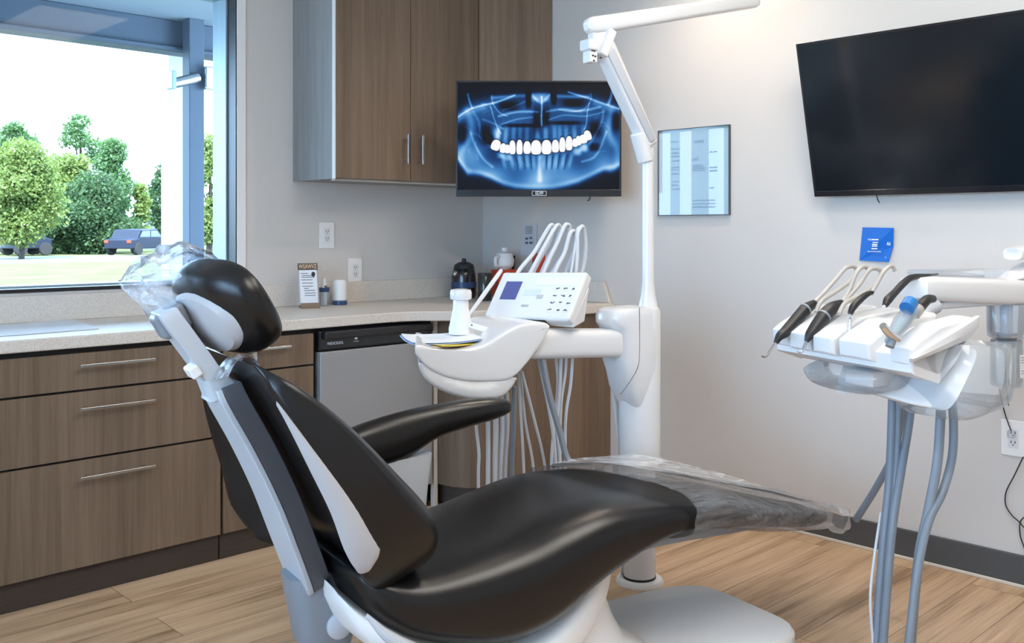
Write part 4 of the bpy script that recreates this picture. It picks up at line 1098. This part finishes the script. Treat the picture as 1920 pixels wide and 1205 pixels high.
# head body: side profile with a dished tray; extruded across w with rounded ends
def shear(p_):
    k = max(0, min(1, (.05-p_.x)/.40)); w = p_.y-.42
    return Vector((p_.x+k*(.50*w), p_.y, p_.z))
def head_body():
    # top z and bottom z along a
    A_ = [-.362, -.355, -.335, -.30, -.25, -.20, -.15, -.10, -.06, -.03, 0, .04, .08, .115, .128]
    T_ = [.897, .902, .899, .885, .876, .874, .880, .893, .915, .938, .950, .955, .956, .955, .945]
    B_ = [.885, .872, .848, .822, .800, .788, .781, .778, .776, .777, .790, .825, .865, .905, .935]
    w0, w1 = .42, .76; R = []
    for k, (wf, ins) in enumerate(((0, .030), (.004, .014), (.014, .004), (.03, 0), (.5, 0), (.97, 0), (.986, .004), (.996, .014), (1, .03))):
        w = w0+(w1-w0)*wf; cx_, cz = -.12, .87
        ring = []
        for a_, z in zip(A_, T_):
            rim = .010*(1 if (wf < .06 or wf > .94) else 0) if a_ < -.04 else 0
            s_ = 1-ins/.2
            ring.append(Vector((cx_+(a_-cx_)*(1-ins*1.2), w, z+rim-ins*.5)))
        for a_, z in reversed(list(zip(A_, B_))): ring.append(Vector((cx_+(a_-cx_)*(1-ins*1.2), w, z+ins*.5)))
        R.append(ring)
    R = [[shear(p_) for p_ in r] for r in R]
    MB().rings(R).build('tray_body', 'white', du, sub=1)
head_body()
def lower_body():
    A_ = [-.352, -.34, -.30, -.25, -.18, -.12, -.06, -.03, -.0, .006]
    T_ = [.862, .850, .820, .797, .782, .776, .774, .774, .776, .782]
    B_ = [.845, .808, .775, .750, .727, .719, .719, .730, .762, .776]
    R = []
    for wf, ins in ((0, .05), (.01, .02), (.03, 0), (.5, 0), (.97, 0), (.99, .02), (1, .05)):
        w = .425+.32*wf; ring = []
        for a_, z in zip(A_, T_): ring.append(Vector((-.15+(a_+.15)*(1-ins), w, z-.003)))
        for a_, z in reversed(list(zip(A_, B_))): ring.append(Vector((-.15+(a_+.15)*(1-ins), w, z+ins*.4)))
        R.append(ring)
    R = [[shear(p_) for p_ in r] for r in R]
    MB().rings(R).build('lower_body', 'white', du, sub=1)
lower_body()
# control panel: slanted slab
def panel():
    o0 = Vector((.085, .78, .945)); wv = Vector((.111, -.36, .012)); uv = Vector((.116, .0, .155))
    x = wv.normalized(); y = (uv-x*uv.dot(x)).normalized(); m_ = frame_mtx(o0, x, y); zax = m_.to_3x3()@Vector((0, 0, 1))
    s = 1 if zax.z > 0 else -1
    W_, H_ = wv.length, uv.length
    p = bpy.data.objects.new('control_panel_pivot', None)
    def tr(mb): mb.v = [tuple(m_@Vector(v_)) for v_ in mb.v]; return mb
    cp_ = tr(MB().box(0, W_, 0, H_, -.042*s, 0)).build('control_panel', 'white', du, bevel=.012, seg=4)
    bpy.data.objects.remove(p)
    sk = .0
    tr(MB().box(.042, .115, .075, .150, 0, .0012*s)).build('display', 'lcd', cp_)
    tr(MB().box(.175, W_-.02, .135, .168, 0, .0008*s)).build('label_strip', 'paper', cp_)
    tr(MB().box(.140, .215, .092, .118, 0, .0009*s)).build('sticker', mat('silver_sticker', (.6, .66, .7), .25), cp_)
    tr(MB().box(.205, .232, .080, .096, 0, .001*s)).build('sensor', 'grey2', cp_)
    kb = MB()
    for r in range(4):
        for c in range(3):
            x_ = W_-.105+c*.034; y_ = .030+r*.028
            kb.box(x_, x_+.020, y_, y_+.013, 0, .0008*s)
    tr(kb).build('keypad', 'paper', cp_)
    ks = MB(); rnd = random.Random(5)
    for r in range(4):
        for c in range(3):
            x_ = W_-.103+c*.034; y_ = .033+r*.028
            for q_ in range(4):
                xx = x_+rnd.uniform(0, .012); yy = y_+rnd.uniform(0, .005); ks.box(xx, xx+.0075, yy, yy+.0038, .0008*s, .0012*s)
    tr(ks).build('key_symbols', 'ink', cp_)
    text('lettering', '80093', .014, m_@Matrix.Translation((.17, .05, .001*s)), 'grey2', cp_)
    tr(MB().box(.03, W_-.1, -.006, .0, -.038*s, -.006*s)).build('lower_recess', 'blackp', du)
    # wedge underneath that carries the panel
    mb = MB(); P_ = [m_@Vector((.0, .01, -.03*s)), m_@Vector((W_, .01, -.03*s)), m_@Vector((W_, H_*.8, -.04*s)), m_@Vector((.0, H_*.8, -.04*s))]
    Q_ = [Vector((P_[0].x, P_[0].y, .93)), Vector((P_[1].x, P_[1].y, .93)), Vector((P_[2].x-.02, P_[2].y, .945)), Vector((P_[3].x-.02, P_[3].y, .945))]
    mb.add(P_+Q_, [(0, 1, 2, 3), (7, 6, 5, 4), (0, 4, 5, 1), (1, 5, 6, 2), (2, 6, 7, 3), (3, 7, 4, 0)]).build('panel_wedge', 'white', du, bevel=.006)
    return m_, W_, H_, s
pm, PW, PH, ps = panel()
# thin white wing behind the left edge of the panel
MB().tube([on_w(878, 592, .78), on_w(905, 555, .80), on_w(936, 512, .82), on_w(941, 505, .82)], [.006, .008, .008, .004], n=8).build('side_rail', 'white', du)
# instrument whip hoses rising above the panel
def whip(pts, w0, r=.0078, m='hosew'):
    k = len(pts); MB().tube([on_w(x, y+(14 if i in (0, k-1) and y > 500 else 0), w0+.13+.05*i/(k-1)) for i, (x, y) in enumerate(pts)], r, n=10, smooth=8).build('whip_hose', m, du)
whip([(960, 520), (975, 505), (1000, 475), (1018, 445), (1030, 425), (1036, 422), (1037, 428), (1030, 455), (1010, 490), (990, 518)], .66)
whip([(982, 520), (1003, 495), (1022, 460), (1040, 428), (1047, 422), (1050, 430), (1042, 460), (1025, 490), (1005, 520)], .64)
whip([(1010, 520), (1028, 490), (1045, 455), (1058, 425), (1064, 421), (1068, 428), (1062, 465), (1045, 495), (1020, 520)], .62)
whip([(1030, 520), (1045, 500), (1058, 475), (1068, 440), (1075, 433), (1078, 440), (1076, 470), (1065, 500), (1055, 520)], .60)
whip([(1078, 520), (1082, 480), (1083, 440), (1090, 425), (1095, 430), (1098, 460), (1095, 495), (1085, 520)], .58)
whip([(1066, 520), (1074, 490), (1079, 455), (1082, 430), (1089, 424)], .57, .004)
# hanging hoses
def hang(pts, w0, w1, r=.006, m='hosew', floor=True):
    P_ = [on_w(x, y, w0+(w1-w0)*i/(len(pts)-1)) for i, (x, y) in enumerate(pts)]
    if floor:
        e = P_[-1]; d = (P_[-1]-P_[-2]); P_.append(Vector((e.x+d.x*.5, e.y, e.z*.45))); P_.append(Vector((e.x+d.x*.6, e.y, .012)))
    MB().tube(P_, r, n=8, smooth=6).build('hanging_hose', m, du)
hang([(888, 735), (893, 800), (898, 850), (897, 890)], .58, .60, .0055)
hang([(912, 735), (915, 800), (915, 890)], .60, .60, .008)
hang([(927, 735), (930, 800), (928, 890)], .57, .60, .0095)
hang([(940, 735), (942, 800), (938, 890)], .57, .60, .0075)
hang([(950, 735), (951, 800), (947, 880)], .57, .60, .0075)
hang([(965, 725), (963, 800), (960, 875)], .50, .55, .008, 'hoseg')
hang([(972, 700), (978, 800), (982, 875)], .55, .60, .005)
hang([(975, 690), (985, 790), (1000, 875)], .55, .60, .005)
hang([(978, 695), (1000, 780), (1021, 870)], .52, .58, .005)
hang([(1008, 665), (1020, 720), (1034, 790), (1042, 868)], .50, .55, .0065)
hang([(1016, 665), (1030, 740), (1050, 810), (1060, 850), (1068, 866)], .48, .42, .0105, 'mgrey', False)
hang([(1042, 665), (1046, 720), (1040, 790), (1034, 868)], .52, .55, .006)
hang([(1052, 665), (1050, 720), (1044, 800), (1050, 862)], .50, .55, .006)
hang([(1062, 665), (1060, 700), (1052, 760), (1050, 862)], .50, .55, .005)
hang([(1074, 665), (1070, 720), (1061, 780), (1060, 862)], .50, .55, .0055)
hang([(1146, 672), (1149, 720), (1155, 790), (1162, 850)], .56, .56, .0045)
hang([(1152, 672), (1155, 720), (1158, 790), (1166, 850)], .60, .60, .004)
# lamp post and arms
LX = .612
MB().lathe([(.036, .972), (.034, .99), (.027, 1.02), (.0225, 1.07), (.0215, 1.3), (.0215, 1.545)], (LX, CWW, 0), n=32).build('lamp_post', 'white', du)
MB().lathe([(.030, 0), (.030, .10), (.026, .105), (.001, .105)], n=28, mtx=Matrix.Translation((LX-.01, CWW, 1.50))@Matrix.Rotation(-.35, 4, 'Y')).build('lamp_joint', 'white', du)
def beam(p0, p1, h0, h1, w0, w1, name, m='white', n=4, ext=.02, seg=28, par=du):
    p0, p1 = Vector(p0), Vector(p1); d = (p1-p0).normalized(); side = Vector((0, 1, 0)); side = (side-d*side.dot(d)).normalized(); up = side.cross(d)
    R = []
    for t, k in ((0, .45), (.008, .75), (.03, 1), (.5, 1), (.97, 1), (.992, .75), (1, .45)):
        p_ = p0.lerp(p1, t); h = (h0+(h1-h0)*t)*k; w = (w0+(w1-w0)*t)*k
        ring = []
        for j in range(seg):
            a_ = 2*PI*j/seg; c, q_ = math.cos(a_), math.sin(a_)
            ring.append(p_+side*w*math.copysign(abs(c)**(2/n), c)+up*h*math.copysign(abs(q_)**(2/n), q_))
        R.append(ring)
    return MB().rings(R).build(name, m, par)
beam((.618, CWW, 1.55), (.405, CWW, 1.90), .030, .034, .030, .034, 'lamp_arm', 'white')
beam((.612, CWW-.026, 1.565), (.412, CWW-.030, 1.875), .016, .018, .009, .009, 'lamp_arm_cover', 'grey', 5)
MB().box(.355, .41, CWW-.02, CWW+.02, 1.86, 1.95).build('elbow_bracket', 'white', du, bevel=.008)
MB().box(.392, .424, CWW-.04, CWW+.03, 1.845, 1.945, mtx=Matrix.Translation((.41, 0, 1.9))@Matrix.Rotation(.42, 4, 'Y')@Matrix.Translation((-.41, 0, -1.9))).build('elbow_plate', 'white', du, bevel=.004)
beam((.335, CWW, 1.948), (1.165, CWW, 2.142), .030, .026, .030, .026, 'upper_arm', 'white', 3.5)
cam = MB().box(.328, .372, CWW-.03, CWW+.03, 1.865, 1.905).build('sensor_cap', 'white', du, bevel=.008)
MB().box(.338, .370, CWW-.022, CWW+.022, 1.825, 1.866).build('sensor_body', 'whitem', du, bevel=.004)
s_ = MB()
for a_, z_ in ((.342, 1.862), (.352, 1.861), (.346, 1.845), (.356, 1.843), (.350, 1.828), (.38, 1.84), (.384, 1.85)): s_.box(a_, a_+.006, CWW-.0245, CWW-.022, z_, z_+.005)
s_.build('sensor_slots', 'blackm', du)
# hidden side: vertical seam line on the column housing
seam = [on_w(1200, 577, .43), on_w(1200, 660, .43), on_w(1196, 690, .43), on_w(1182, 715, .43), on_w(1166, 735, .435), on_w(1160, 738, .44)]
MB().tube([Vector((p_.x, .4325, p_.z)) for p_ in seam], .0012, n=5).build('seam_line', 'dgrey', du)

# ---- things on the tray
TY = chw(-.20, .60, .880)
def paperstack():
    lst = [('peach_sheet', 'peach', 'peach sheet lowest in the paper pile on the tray', 0, .05, (-.145, .585)), ('yellow_folder', 'yellow', 'yellow folder under the white papers on the tray', .004, .12, (-.135, .575)),
           ('white_sheet', 'paper', 'curled white sheet lying on top of the tray papers', .012, -.25, (-.175, .60))]
    for nm, m, lb, dz, rot, (a_, w_) in lst:
        t = thing(nm, lb, 'paper', chw(a_, w_, .886+dz), CH_ANG+rot)
        vs = []; K = 14; hx, hy = .115, .085
        th = .002
        for s_ in (0, 1):
            for i in range(K+1):
                for j in range(K+1):
                    x = -hx+2*hx*i/K; y = -hy+2*hy*j/K
                    z = .55*max(0, abs(x+.02)-.02)**2*(1 if nm != 'white_sheet' else 1.4)+(.35*max(0, y)**1.5 if nm == 'white_sheet' else 0)
                    vs.append(Vector((x, y, z+s_*th)))
        n_ = (K+1)**2; fs = []
        for i in range(K):
            for j in range(K):
                a0 = i*(K+1)+j; fs.append((a0, a0+K+1, a0+K+2, a0+1)); fs.append((n_+a0, n_+a0+1, n_+a0+K+2, n_+a0+K+1))
        for i in range(K):
            for (p_, q_) in (((i)*(K+1), (i+1)*(K+1)), ((i)*(K+1)+K, (i+1)*(K+1)+K), (i, i+1), (K*(K+1)+i, K*(K+1)+i+1)): fs.append((p_, q_, q_+n_, p_+n_))
        MB().add(vs, fs).build('sheet', m, t, ang=50)
        if nm == 'white_sheet':
            MB().add([v_+Vector((-.006, -.004, -.0045)) for v_ in vs], fs).build('under_sheet', mat('blue_tint_paper', (.35, .5, .78), .6), t, ang=50)
paperstack()
bt = thing('spray_bottle', 'white bottle with flat wide cap standing on the tray', 'bottle', chw(-.082, .64, .908))
MB().lathe([(.040, 0), (.040, .02), (.032, .055), (.026, .085), (.025, .115), (.024, .117)], n=32).build('body', 'whitem', bt)
MB().lathe([(.024, .112), (.034, .115), (.036, .120), (.036, .138), (.033, .146), (.020, .149), (.001, .150)], n=32).build('cap', 'white', bt)
sl = thing('printed_label', 'narrow printed paper strip lying near the papers', 'label', (0, 0, 0))
P = [chw(*on_w(883, 604, .60)), chw(*on_w(930, 618, .55)), chw(*on_w(928, 628, .54)), chw(*on_w(878, 612, .60))]
MB().add([v_ for v_ in P]+[v_-Vector((0, 0, .002)) for v_ in P], [(0, 1, 2, 3), (7, 6, 5, 4), (0, 4, 5, 1), (1, 5, 6, 2), (2, 6, 7, 3), (3, 7, 4, 0)]).build('strip', 'paper', sl, smooth=False)
pr = MB()
for k in range(9):
    t = .06+k*.1; a_ = P[0].lerp(P[1], t).lerp(P[3].lerp(P[2], t), .3); b_ = P[0].lerp(P[1], t+.06).lerp(P[3].lerp(P[2], t+.06), .3); c_ = P[0].lerp(P[1], t+.06).lerp(P[3].lerp(P[2], t+.06), .7); d_ = P[0].lerp(P[1], t).lerp(P[3].lerp(P[2], t), .7)
    up_ = Vector((0, 0, .001)); Q = [a_, b_, c_, d_]; pr.add([v_+up_*.2 for v_ in Q]+[v_+up_ for v_ in Q], [(0, 1, 2, 3), (7, 6, 5, 4), (0, 4, 5, 1), (1, 5, 6, 2), (2, 6, 7, 3), (3, 7, 4, 0)])
pr.build('print_line', 'ink', sl)

# ================================================================== INSTRUMENT UNIT at the right
iu = thing('instrument_unit', 'white instrument holder with grey hoses hanging at the right', 'dental unit', CH_O, CH_ANG)
def tray2():
    # a block with front edge lower; slots cut as separate ribs
    W0, W1 = -.665, -.225
    def sec(w, a0, zf, zb, a1, t0=.045, t1=.05, drop=.0):
        r = (W1-w)/(W1-W0)*-.014
        return [Vector((a0, w, zf-t0+r)), Vector((a0-.004, w, zf-.004+r)), Vector((a0+.03, w, zf+.014+r)), Vector((a0+.11, w, zf+.045+r)), Vector((a1-.03, w, zb+r)), Vector((a1, w, zb+.002+r)), Vector((a1-.01, w, zb-.03+r)), Vector((a1-.06, w, zb-t1-.035+r)), Vector((a0+.10, w, zf-.075+r))]
    # four ribs, each between slots
    edges = [(-.225, -.290, .455), (-.300, -.372, .440), (-.382, -.452, .438), (-.462, -.560, .445), (-.600, -.665, .470)]
    for i, (w0, w1, a0) in enumerate(edges):
        R = [sec(w0, a0, .972, 1.030, .72), sec(w0-.006, a0-.008, .976, 1.036, .72), sec((w0+w1)/2, a0-.012, .977, 1.037, .72), sec(w1+.006, a0-.008, .976, 1.036, .72), sec(w1, a0, .972, 1.030, .72)]
        MB().rings(R).build('holder_rib', 'white', iu, bevel=.004)
    R = [sec(W1+.0, .47, .950, 1.012, .705), sec(W1-.004, .465, .955, 1.015, .71), sec(W0+.004, .465, .955, 1.015, .71), sec(W0, .47, .950, 1.012, .705)]
    MB().rings(R).build('holder_body', 'whitem', iu, bevel=.004)
tray2()
MB().rings(slab([(.455, .925, .70, .97, .008, -.664), (.448, .935, .725, 1.0, .012, -.672), (.46, .945, .73, 1.028, .010, -.672)], 4, 24)).build('end_cheek', 'white', iu)
# lower bracket with clear cover
MB().rings(slab(resample([(.545, .800, .60, .90, .03, -.39), (.535, .815, .62, .91, .05, -.44), (.535, .815, .64, .92, .05, -.5), (.56, .80, .70, .93, .05, -.58), (.60, .79, .73, .94, .04, -.64)], 3), 4, 28)).build('bracket_core', 'whitem', iu)
MB().rings(slab(resample([(.44, .875, .60, .905, .10, -.45), (.43, .865, .62, .905, .13, -.45), (.45, .835, .62, .845, .12, -.45), (.48, .820, .60, .83, .08, -.45)], 3), 4, 32)).build('clear_cover', 'clearp', iu)
MB().rings(slab(resample([(.60, .77, .76, .79, .10, -.62), (.58, .80, .80, .82, .13, -.62), (.58, .90, .82, .92, .13, -.62), (.62, .96, .84, .95, .10, -.62)], 3), 4, 32)).build('clear_cover', 'clearp', iu)
MB().box(.49, .58, -.53, -.44, .84, .88).build('label_block', 'whitem', iu, bevel=.005)
# hoses to the floor
def hang2(pts, w0, w1, r, m='hoseg', end=None):
    P_ = [on_w(x, y, w0+(w1-w0)*i/(len(pts)-1)) for i, (x, y) in enumerate(pts)]
    if end: P_.append(Vector(end))
    MB().tube(P_, r, n=12, smooth=8).build('hose', m, iu)
wq = -.45
hang2([(1674, 680), (1673, 780), (1668, 900), (1655, 1040), (1643, 1205), (1640, 1290)], wq, wq-.05, .0125)
hang2([(1687, 680), (1685, 780), (1678, 900), (1660, 1050), (1652, 1205), (1655, 1290)], wq-.02, wq-.05, .009)
hang2([(1699, 680), (1694, 760), (1675, 850), (1645, 910), (1605, 974)], wq-.02, -.03, .0115)
hang2([(1713, 680), (1706, 780), (1690, 880), (1672, 1000), (1656, 1205), (1652, 1285)], wq-.03, wq-.07, .0115)
hang2([(1652, 960), (1640, 1040), (1632, 1120), (1637, 1210), (1640, 1280)], wq, wq-.05, .004, 'hosew')
hang2([(1766, 705), (1763, 790), (1757, 870), (1740, 960), (1722, 1050), (1708, 1205), (1706, 1290)], wq-.16, wq-.18, .0125)
hang2([(1782, 705), (1787, 770), (1786, 850), (1768, 920), (1742, 975), (1722, 1060), (1704, 1210), (1700, 1290)], wq-.16, wq-.2, .011)
MB().box(.60, .66, -.55, -.40, .865, .88).build('hose_clamp', 'dgrey', iu, bevel=.004)
# cream whip loops
def whip2(pts, w0, w1, r=.0062, m='hosec'):
    k = len(pts); MB().tube([on_w(x, y, w0+(w1-w0)*i/(k-1)) for i, (x, y) in enumerate(pts)], r, n=10, smooth=8).build('whip_hose', m, iu)
whip2([(1523, 570), (1545, 548), (1570, 520), (1585, 503), (1597, 499), (1605, 504), (1603, 515), (1590, 530), (1565, 548), (1540, 565), (1530, 585)], -.298, -.33)
whip2([(1577, 570), (1592, 545), (1604, 515), (1614, 502), (1622, 500), (1629, 506)], -.38, -.38, .0062)
whip2([(1575, 572), (1592, 555), (1612, 532), (1628, 508), (1640, 503), (1651, 508), (1650, 520), (1635, 538), (1610, 555), (1585, 568), (1573, 588)], -.38, -.42)
whip2([(1633, 552), (1645, 530), (1655, 512), (1667, 500), (1674, 500), (1678, 508)], -.44, -.45, .0055)
# support arm above, going right, to its own floor post outside the frame
R = []
for a_, z0, z1, hw in ((.735, 1.085, 1.115, .03), (.745, 1.062, 1.120, .045), (.80, 1.050, 1.122, .05), (1.0, 1.035, 1.112, .052), (1.75, .99, 1.075, .055)):
    R.append([Vector((a_, -.47+hw*math.copysign(abs(math.cos(2*PI*j/28))**.45, math.cos(2*PI*j/28)), (z0+z1)/2+(z1-z0)/2*math.copysign(abs(math.sin(2*PI*j/28))**.5, math.sin(2*PI*j/28)))) for j in range(28)])
MB().rings(R).build('support_arm', 'white', iu)
MB().box(.80, 1.5, -.505, -.435, 1.028, 1.048).build('arm_rail', 'hosew', iu, bevel=.006)
MB().lathe([(.10, 0), (.10, .02), (.05, .03), (.045, 1.06), (.04, 1.075), (.001, 1.075)], (1.75, -.47, 0), n=32).build('support_post', 'white', iu)
MB().tube([(.80, -.50, 1.04), (.745, -.50, 1.02), (.70, -.52, .98), (.68, -.54, .92)], .022, n=12).build('swivel', 'grey', iu)
MB().rings(slab([(.80, 1.120, .80, 1.138, .04, -.45), (1.18, 1.106, 1.18, 1.134, .04, -.45)], 6, 24)).build('clear_tray', 'clearp', iu)
# top light shape at the right edge
MB().rings(slab(resample([(1.235, 1.165, 1.235, 1.19, .02, -.47), (1.25, 1.160, 1.25, 1.20, .035, -.47), (1.42, 1.170, 1.42, 1.215, .04, -.47)], 3), 3, 24)).build('switch_pad', 'white', iu)
MB().rings(slab(resample([(1.20, 1.098, 1.20, 1.104, .03, -.47), (1.26, 1.096, 1.26, 1.130, .04, -.47), (1.34, 1.09, 1.34, 1.155, .045, -.47), (1.45, 1.08, 1.45, 1.17, .045, -.47)], 3), 2.6, 24)).build('shroud', 'whitem', iu)
MB().tube([(1.33, -.47, 1.15), (1.34, -.47, 1.18)], .012, n=10, smooth=0).build('switch_stem', 'white', iu)

# suction jars hanging from the arm
def jar(lbl, a_, r, top, bot):
    t = thing('suction_jar', lbl, 'jar', chw(a_, -.47, bot), CH_ANG)
    h = top-bot
    MB().lathe([(r*.72, 0), (r*.85, .004), (r*.88, .02), (r*.86, h*.55), (r*.84, h*.56), (r*.82, .02), (r*.7, .006)], n=32).build('cup', 'clearp', t)
    MB().lathe([(r*.80, h*.58), (r*1.0, h*.60), (r*1.05, h*.66), (r*1.08, h*.97), (r*1.0, h*.995), (r*.98, h*.98), (r*1.0, h*.67), (r*.78, h*.6)], n=32).build('collar', 'clearp', t)
    MB().lathe([(.024, h*.47), (.027, h*.52), (.03, h*.62), (.03, h*.64), (.001, h*.64)], n=24).build('filter', 'mgrey', t)
    MB().lathe([(.018, h*.64), (.018, h*1.0)], n=20).build('stem', 'grey', t)
    MB().tube([(.0, 0, h*.47), (-.004, 0, h*.2), (.0, 0, .0), (.012, 0, -.06)], .0016, n=6).build('lead', 'blackm', t)
    MB().box(-.006, .03, -r*.88, -r*.86, h*.12, h*.4).build('label', 'paper', t)
    l = MB()
    for z_ in (.36, .33, .3, .2, .17): l.box(0, .022, -r*.89, -r*.88, h*z_, h*z_+.0015)
    l.build('print_line', 'ink', t)
    return t
jar('clear suction jar with label hanging under the white arm', 1.20, .052, 1.028, .775)

# handpieces lying in the holder
def handpiece(lbl, pts, w0, w1, rs, tip, m='blackm', cuff=None):
    t = thing('handpiece', lbl, 'dental handpiece', CH_O, CH_ANG)
    P_ = [on_w(x, y, w0+(w1-w0)*i/(len(pts)-1)) for i, (x, y) in enumerate(pts)]
    MB().tube(P_, rs, n=18, smooth=4).build('grip', m, t)
    T_ = [on_w(x, y, w0) for x, y in tip]
    MB().tube(T_, [.0035]*(len(T_)-1)+[.0012], n=8).build('tip', 'mirror', t)
    if cuff:
        c0 = P_[cuff]; d = (P_[cuff+1]-P_[cuff-1]).normalized()
        MB().tube([c0-d*.003, c0+d*.003], rs[cuff]+.0012, n=18, smooth=0).build('ring', 'mgrey', t)
    return t
handpiece('leftmost black handpiece with bent metal tip on the holder', [(1455, 642), (1462, 630), (1472, 622), (1495, 597), (1510, 580), (1527, 569)], -.296, -.298, [.007, .012, .015, .0175, .0175, .012], [(1456, 640), (1448, 652), (1440, 664), (1434, 669), (1427, 667)], cuff=4)
handpiece('second black handpiece with hooked metal tip, in middle slot', [(1512, 640), (1518, 628), (1530, 612), (1545, 592), (1560, 578), (1578, 569)], -.377, -.380, [.006, .013, .017, .0185, .0185, .012], [(1513, 638), (1508, 650), (1502, 660), (1494, 658)], cuff=3)
handpiece('short black textured handpiece standing in third slot', [(1594, 588), (1600, 575), (1612, 562), (1625, 552), (1636, 548)], -.457, -.457, [.007, .010, .010, .008, .005], [(1592, 636), (1593, 615), (1594, 600), (1595, 588)])
handpiece('long black curved handpiece reaching up to the support arm', [(1660, 572), (1665, 562), (1678, 548), (1695, 530), (1710, 520), (1735, 517), (1758, 514)], -.50, -.48, [.008, .012, .010, .010, .009, .006, .003], [(1662, 570), (1658, 574), (1655, 576)])
# syringe with blue collar
sy = thing('air_syringe', 'clear wrapped syringe with blue collar resting across the holder', 'syringe', CH_O, CH_ANG)
MB().tube([on_w(1668, 640, -.66), on_w(1690, 605, -.62), on_w(1712, 578, -.60)], [.012, .022, .020], n=20).build('sleeve', 'clearp', sy)
MB().tube([on_w(1668, 640, -.66), on_w(1690, 608, -.62), on_w(1715, 580, -.60)], [.006, .014, .013], n=18).build('barrel', 'aluf', sy)
MB().tube([on_w(1700, 578, -.62), on_w(1708, 566, -.615)], [.019, .019], n=16, smooth=0).build('collar', 'blued', sy)
MB().tube([on_w(1715, 590, -.60), on_w(1728, 572, -.60)], [.014, .014], n=16).build('neck', 'hosec', sy)
MB().tube([on_w(1724, 576, -.60), on_w(1738, 562, -.60), on_w(1750, 560, -.60)], [.015, .013, .010], n=16).build('grip', 'blackm', sy)
MB().tube([on_w(1655, 610, -.665), on_w(1668, 625, -.665), on_w(1685, 636, -.665)], [.009, .011, .008], n=14).build('trigger', 'mirror', sy)
MB().tube([on_w(1668, 650, -.66), on_w(1672, 638, -.66)], [.011, .011], n=14).build('nozzle', 'mgrey', sy)

# ================================================================== LIGHT
world = bpy.data.worlds.new('W'); bpy.context.scene.world = world; world.use_nodes = True
wn = world.node_tree; bg = wn.nodes['Background']
sky = wn.nodes.new('ShaderNodeTexSky'); sky.sky_type = 'HOSEK_WILKIE'; sky.sun_direction = Vector((-.35, -.55, .75)).normalized(); sky.turbidity = 3.0
mixn = wn.nodes.new('ShaderNodeMix'); mixn.data_type = 'RGBA'; mixn.inputs[0].default_value = .25
mixn.inputs[6].default_value = (.50, .74, 1.0, 1); wn.links.new(sky.outputs[0], mixn.inputs[7]); wn.links.new(mixn.outputs[2], bg.inputs['Color'])
bg.inputs['Strength'].default_value = 11.0
sun = bpy.data.lights.new('sun', 'SUN'); sun.energy = 14; sun.angle = .02; sun.color = (1, .96, .88)
so = bpy.data.objects.new('sun', sun); C.objects.link(so); so.rotation_euler = Vector((-.35, -.55, .75)).to_track_quat('Z', 'Y').to_euler()
def added_troffer(x, y, sx, sy, pw, col=(1, .93, .84)):  # unseen ceiling panels, added to put warm light into the room
    t = thing('added_ceiling_light', 'added rectangular ceiling light panel, unseen, brightening the room', 'ceiling light', (x, y, CEIL), group='added ceiling panels')
    MB().box(-sx/2-.02, sx/2+.02, -sy/2-.02, sy/2+.02, -.006, -.0005).build('frame', 'whitem', t)
    l = bpy.data.lights.new('added_panel_lamp', 'AREA'); l.shape = 'RECTANGLE'; l.size = sx; l.size_y = sy; l.energy = pw; l.color = col
    o = bpy.data.objects.new('added_panel_lamp', l); C.objects.link(o); o.parent = t; o.location = (0, 0, -.012)
added_troffer(2.5, .95, .6, 1.2, 20)
added_troffer(1.4, .1, .6, 1.2, 26)
def downlight(x, y, pw, lbl):  # ceiling spot out of view, added for the warm wash on the right wall
    t = thing('downlight', lbl, 'ceiling light', (x, y, CEIL))
    MB().lathe([(.06, -.004), (.085, -.006), (.088, -.001), (.06, -.0005)], n=28).build('trim_ring', 'whitem', t)
    l = bpy.data.lights.new('added_downlight_lamp', 'SPOT'); l.energy = pw; l.color = (1, .84, .68); l.spot_size = 2.5; l.spot_blend = .9; l.shadow_soft_size = .06
    o = bpy.data.objects.new('added_downlight_lamp', l); C.objects.link(o); o.parent = t; o.location = (0, 0, -.03)
downlight(3.18, 2.35, 38, 'added unseen round downlight in the ceiling near the wall picture')

# ================================================================== CAMERA
cd = bpy.data.cameras.new('cam'); co_ = bpy.data.objects.new('cam', cd); C.objects.link(co_)
cd.sensor_width = 36; cd.lens = FPX/1920*36; cd.shift_y = -(602.5-HY)/1920; cd.clip_start = .02; cd.clip_end = 500
co_.location = (0, 0, EYE)
co_.rotation_euler = frame_mtx((0, 0, 0), RT, (0, 0, 1)).to_euler()
sc = bpy.context.scene; sc.camera = co_
sc.view_settings.view_transform = 'Standard'; sc.view_settings.look = 'None'; sc.view_settings.gamma = 1; sc.view_settings.exposure = 0.42
sc.view_settings.use_curve_mapping = False
sc.cycles.use_denoising = True
sc.cycles.max_bounces = 10; sc.cycles.transparent_max_bounces = 24; sc.cycles.diffuse_bounces = 5
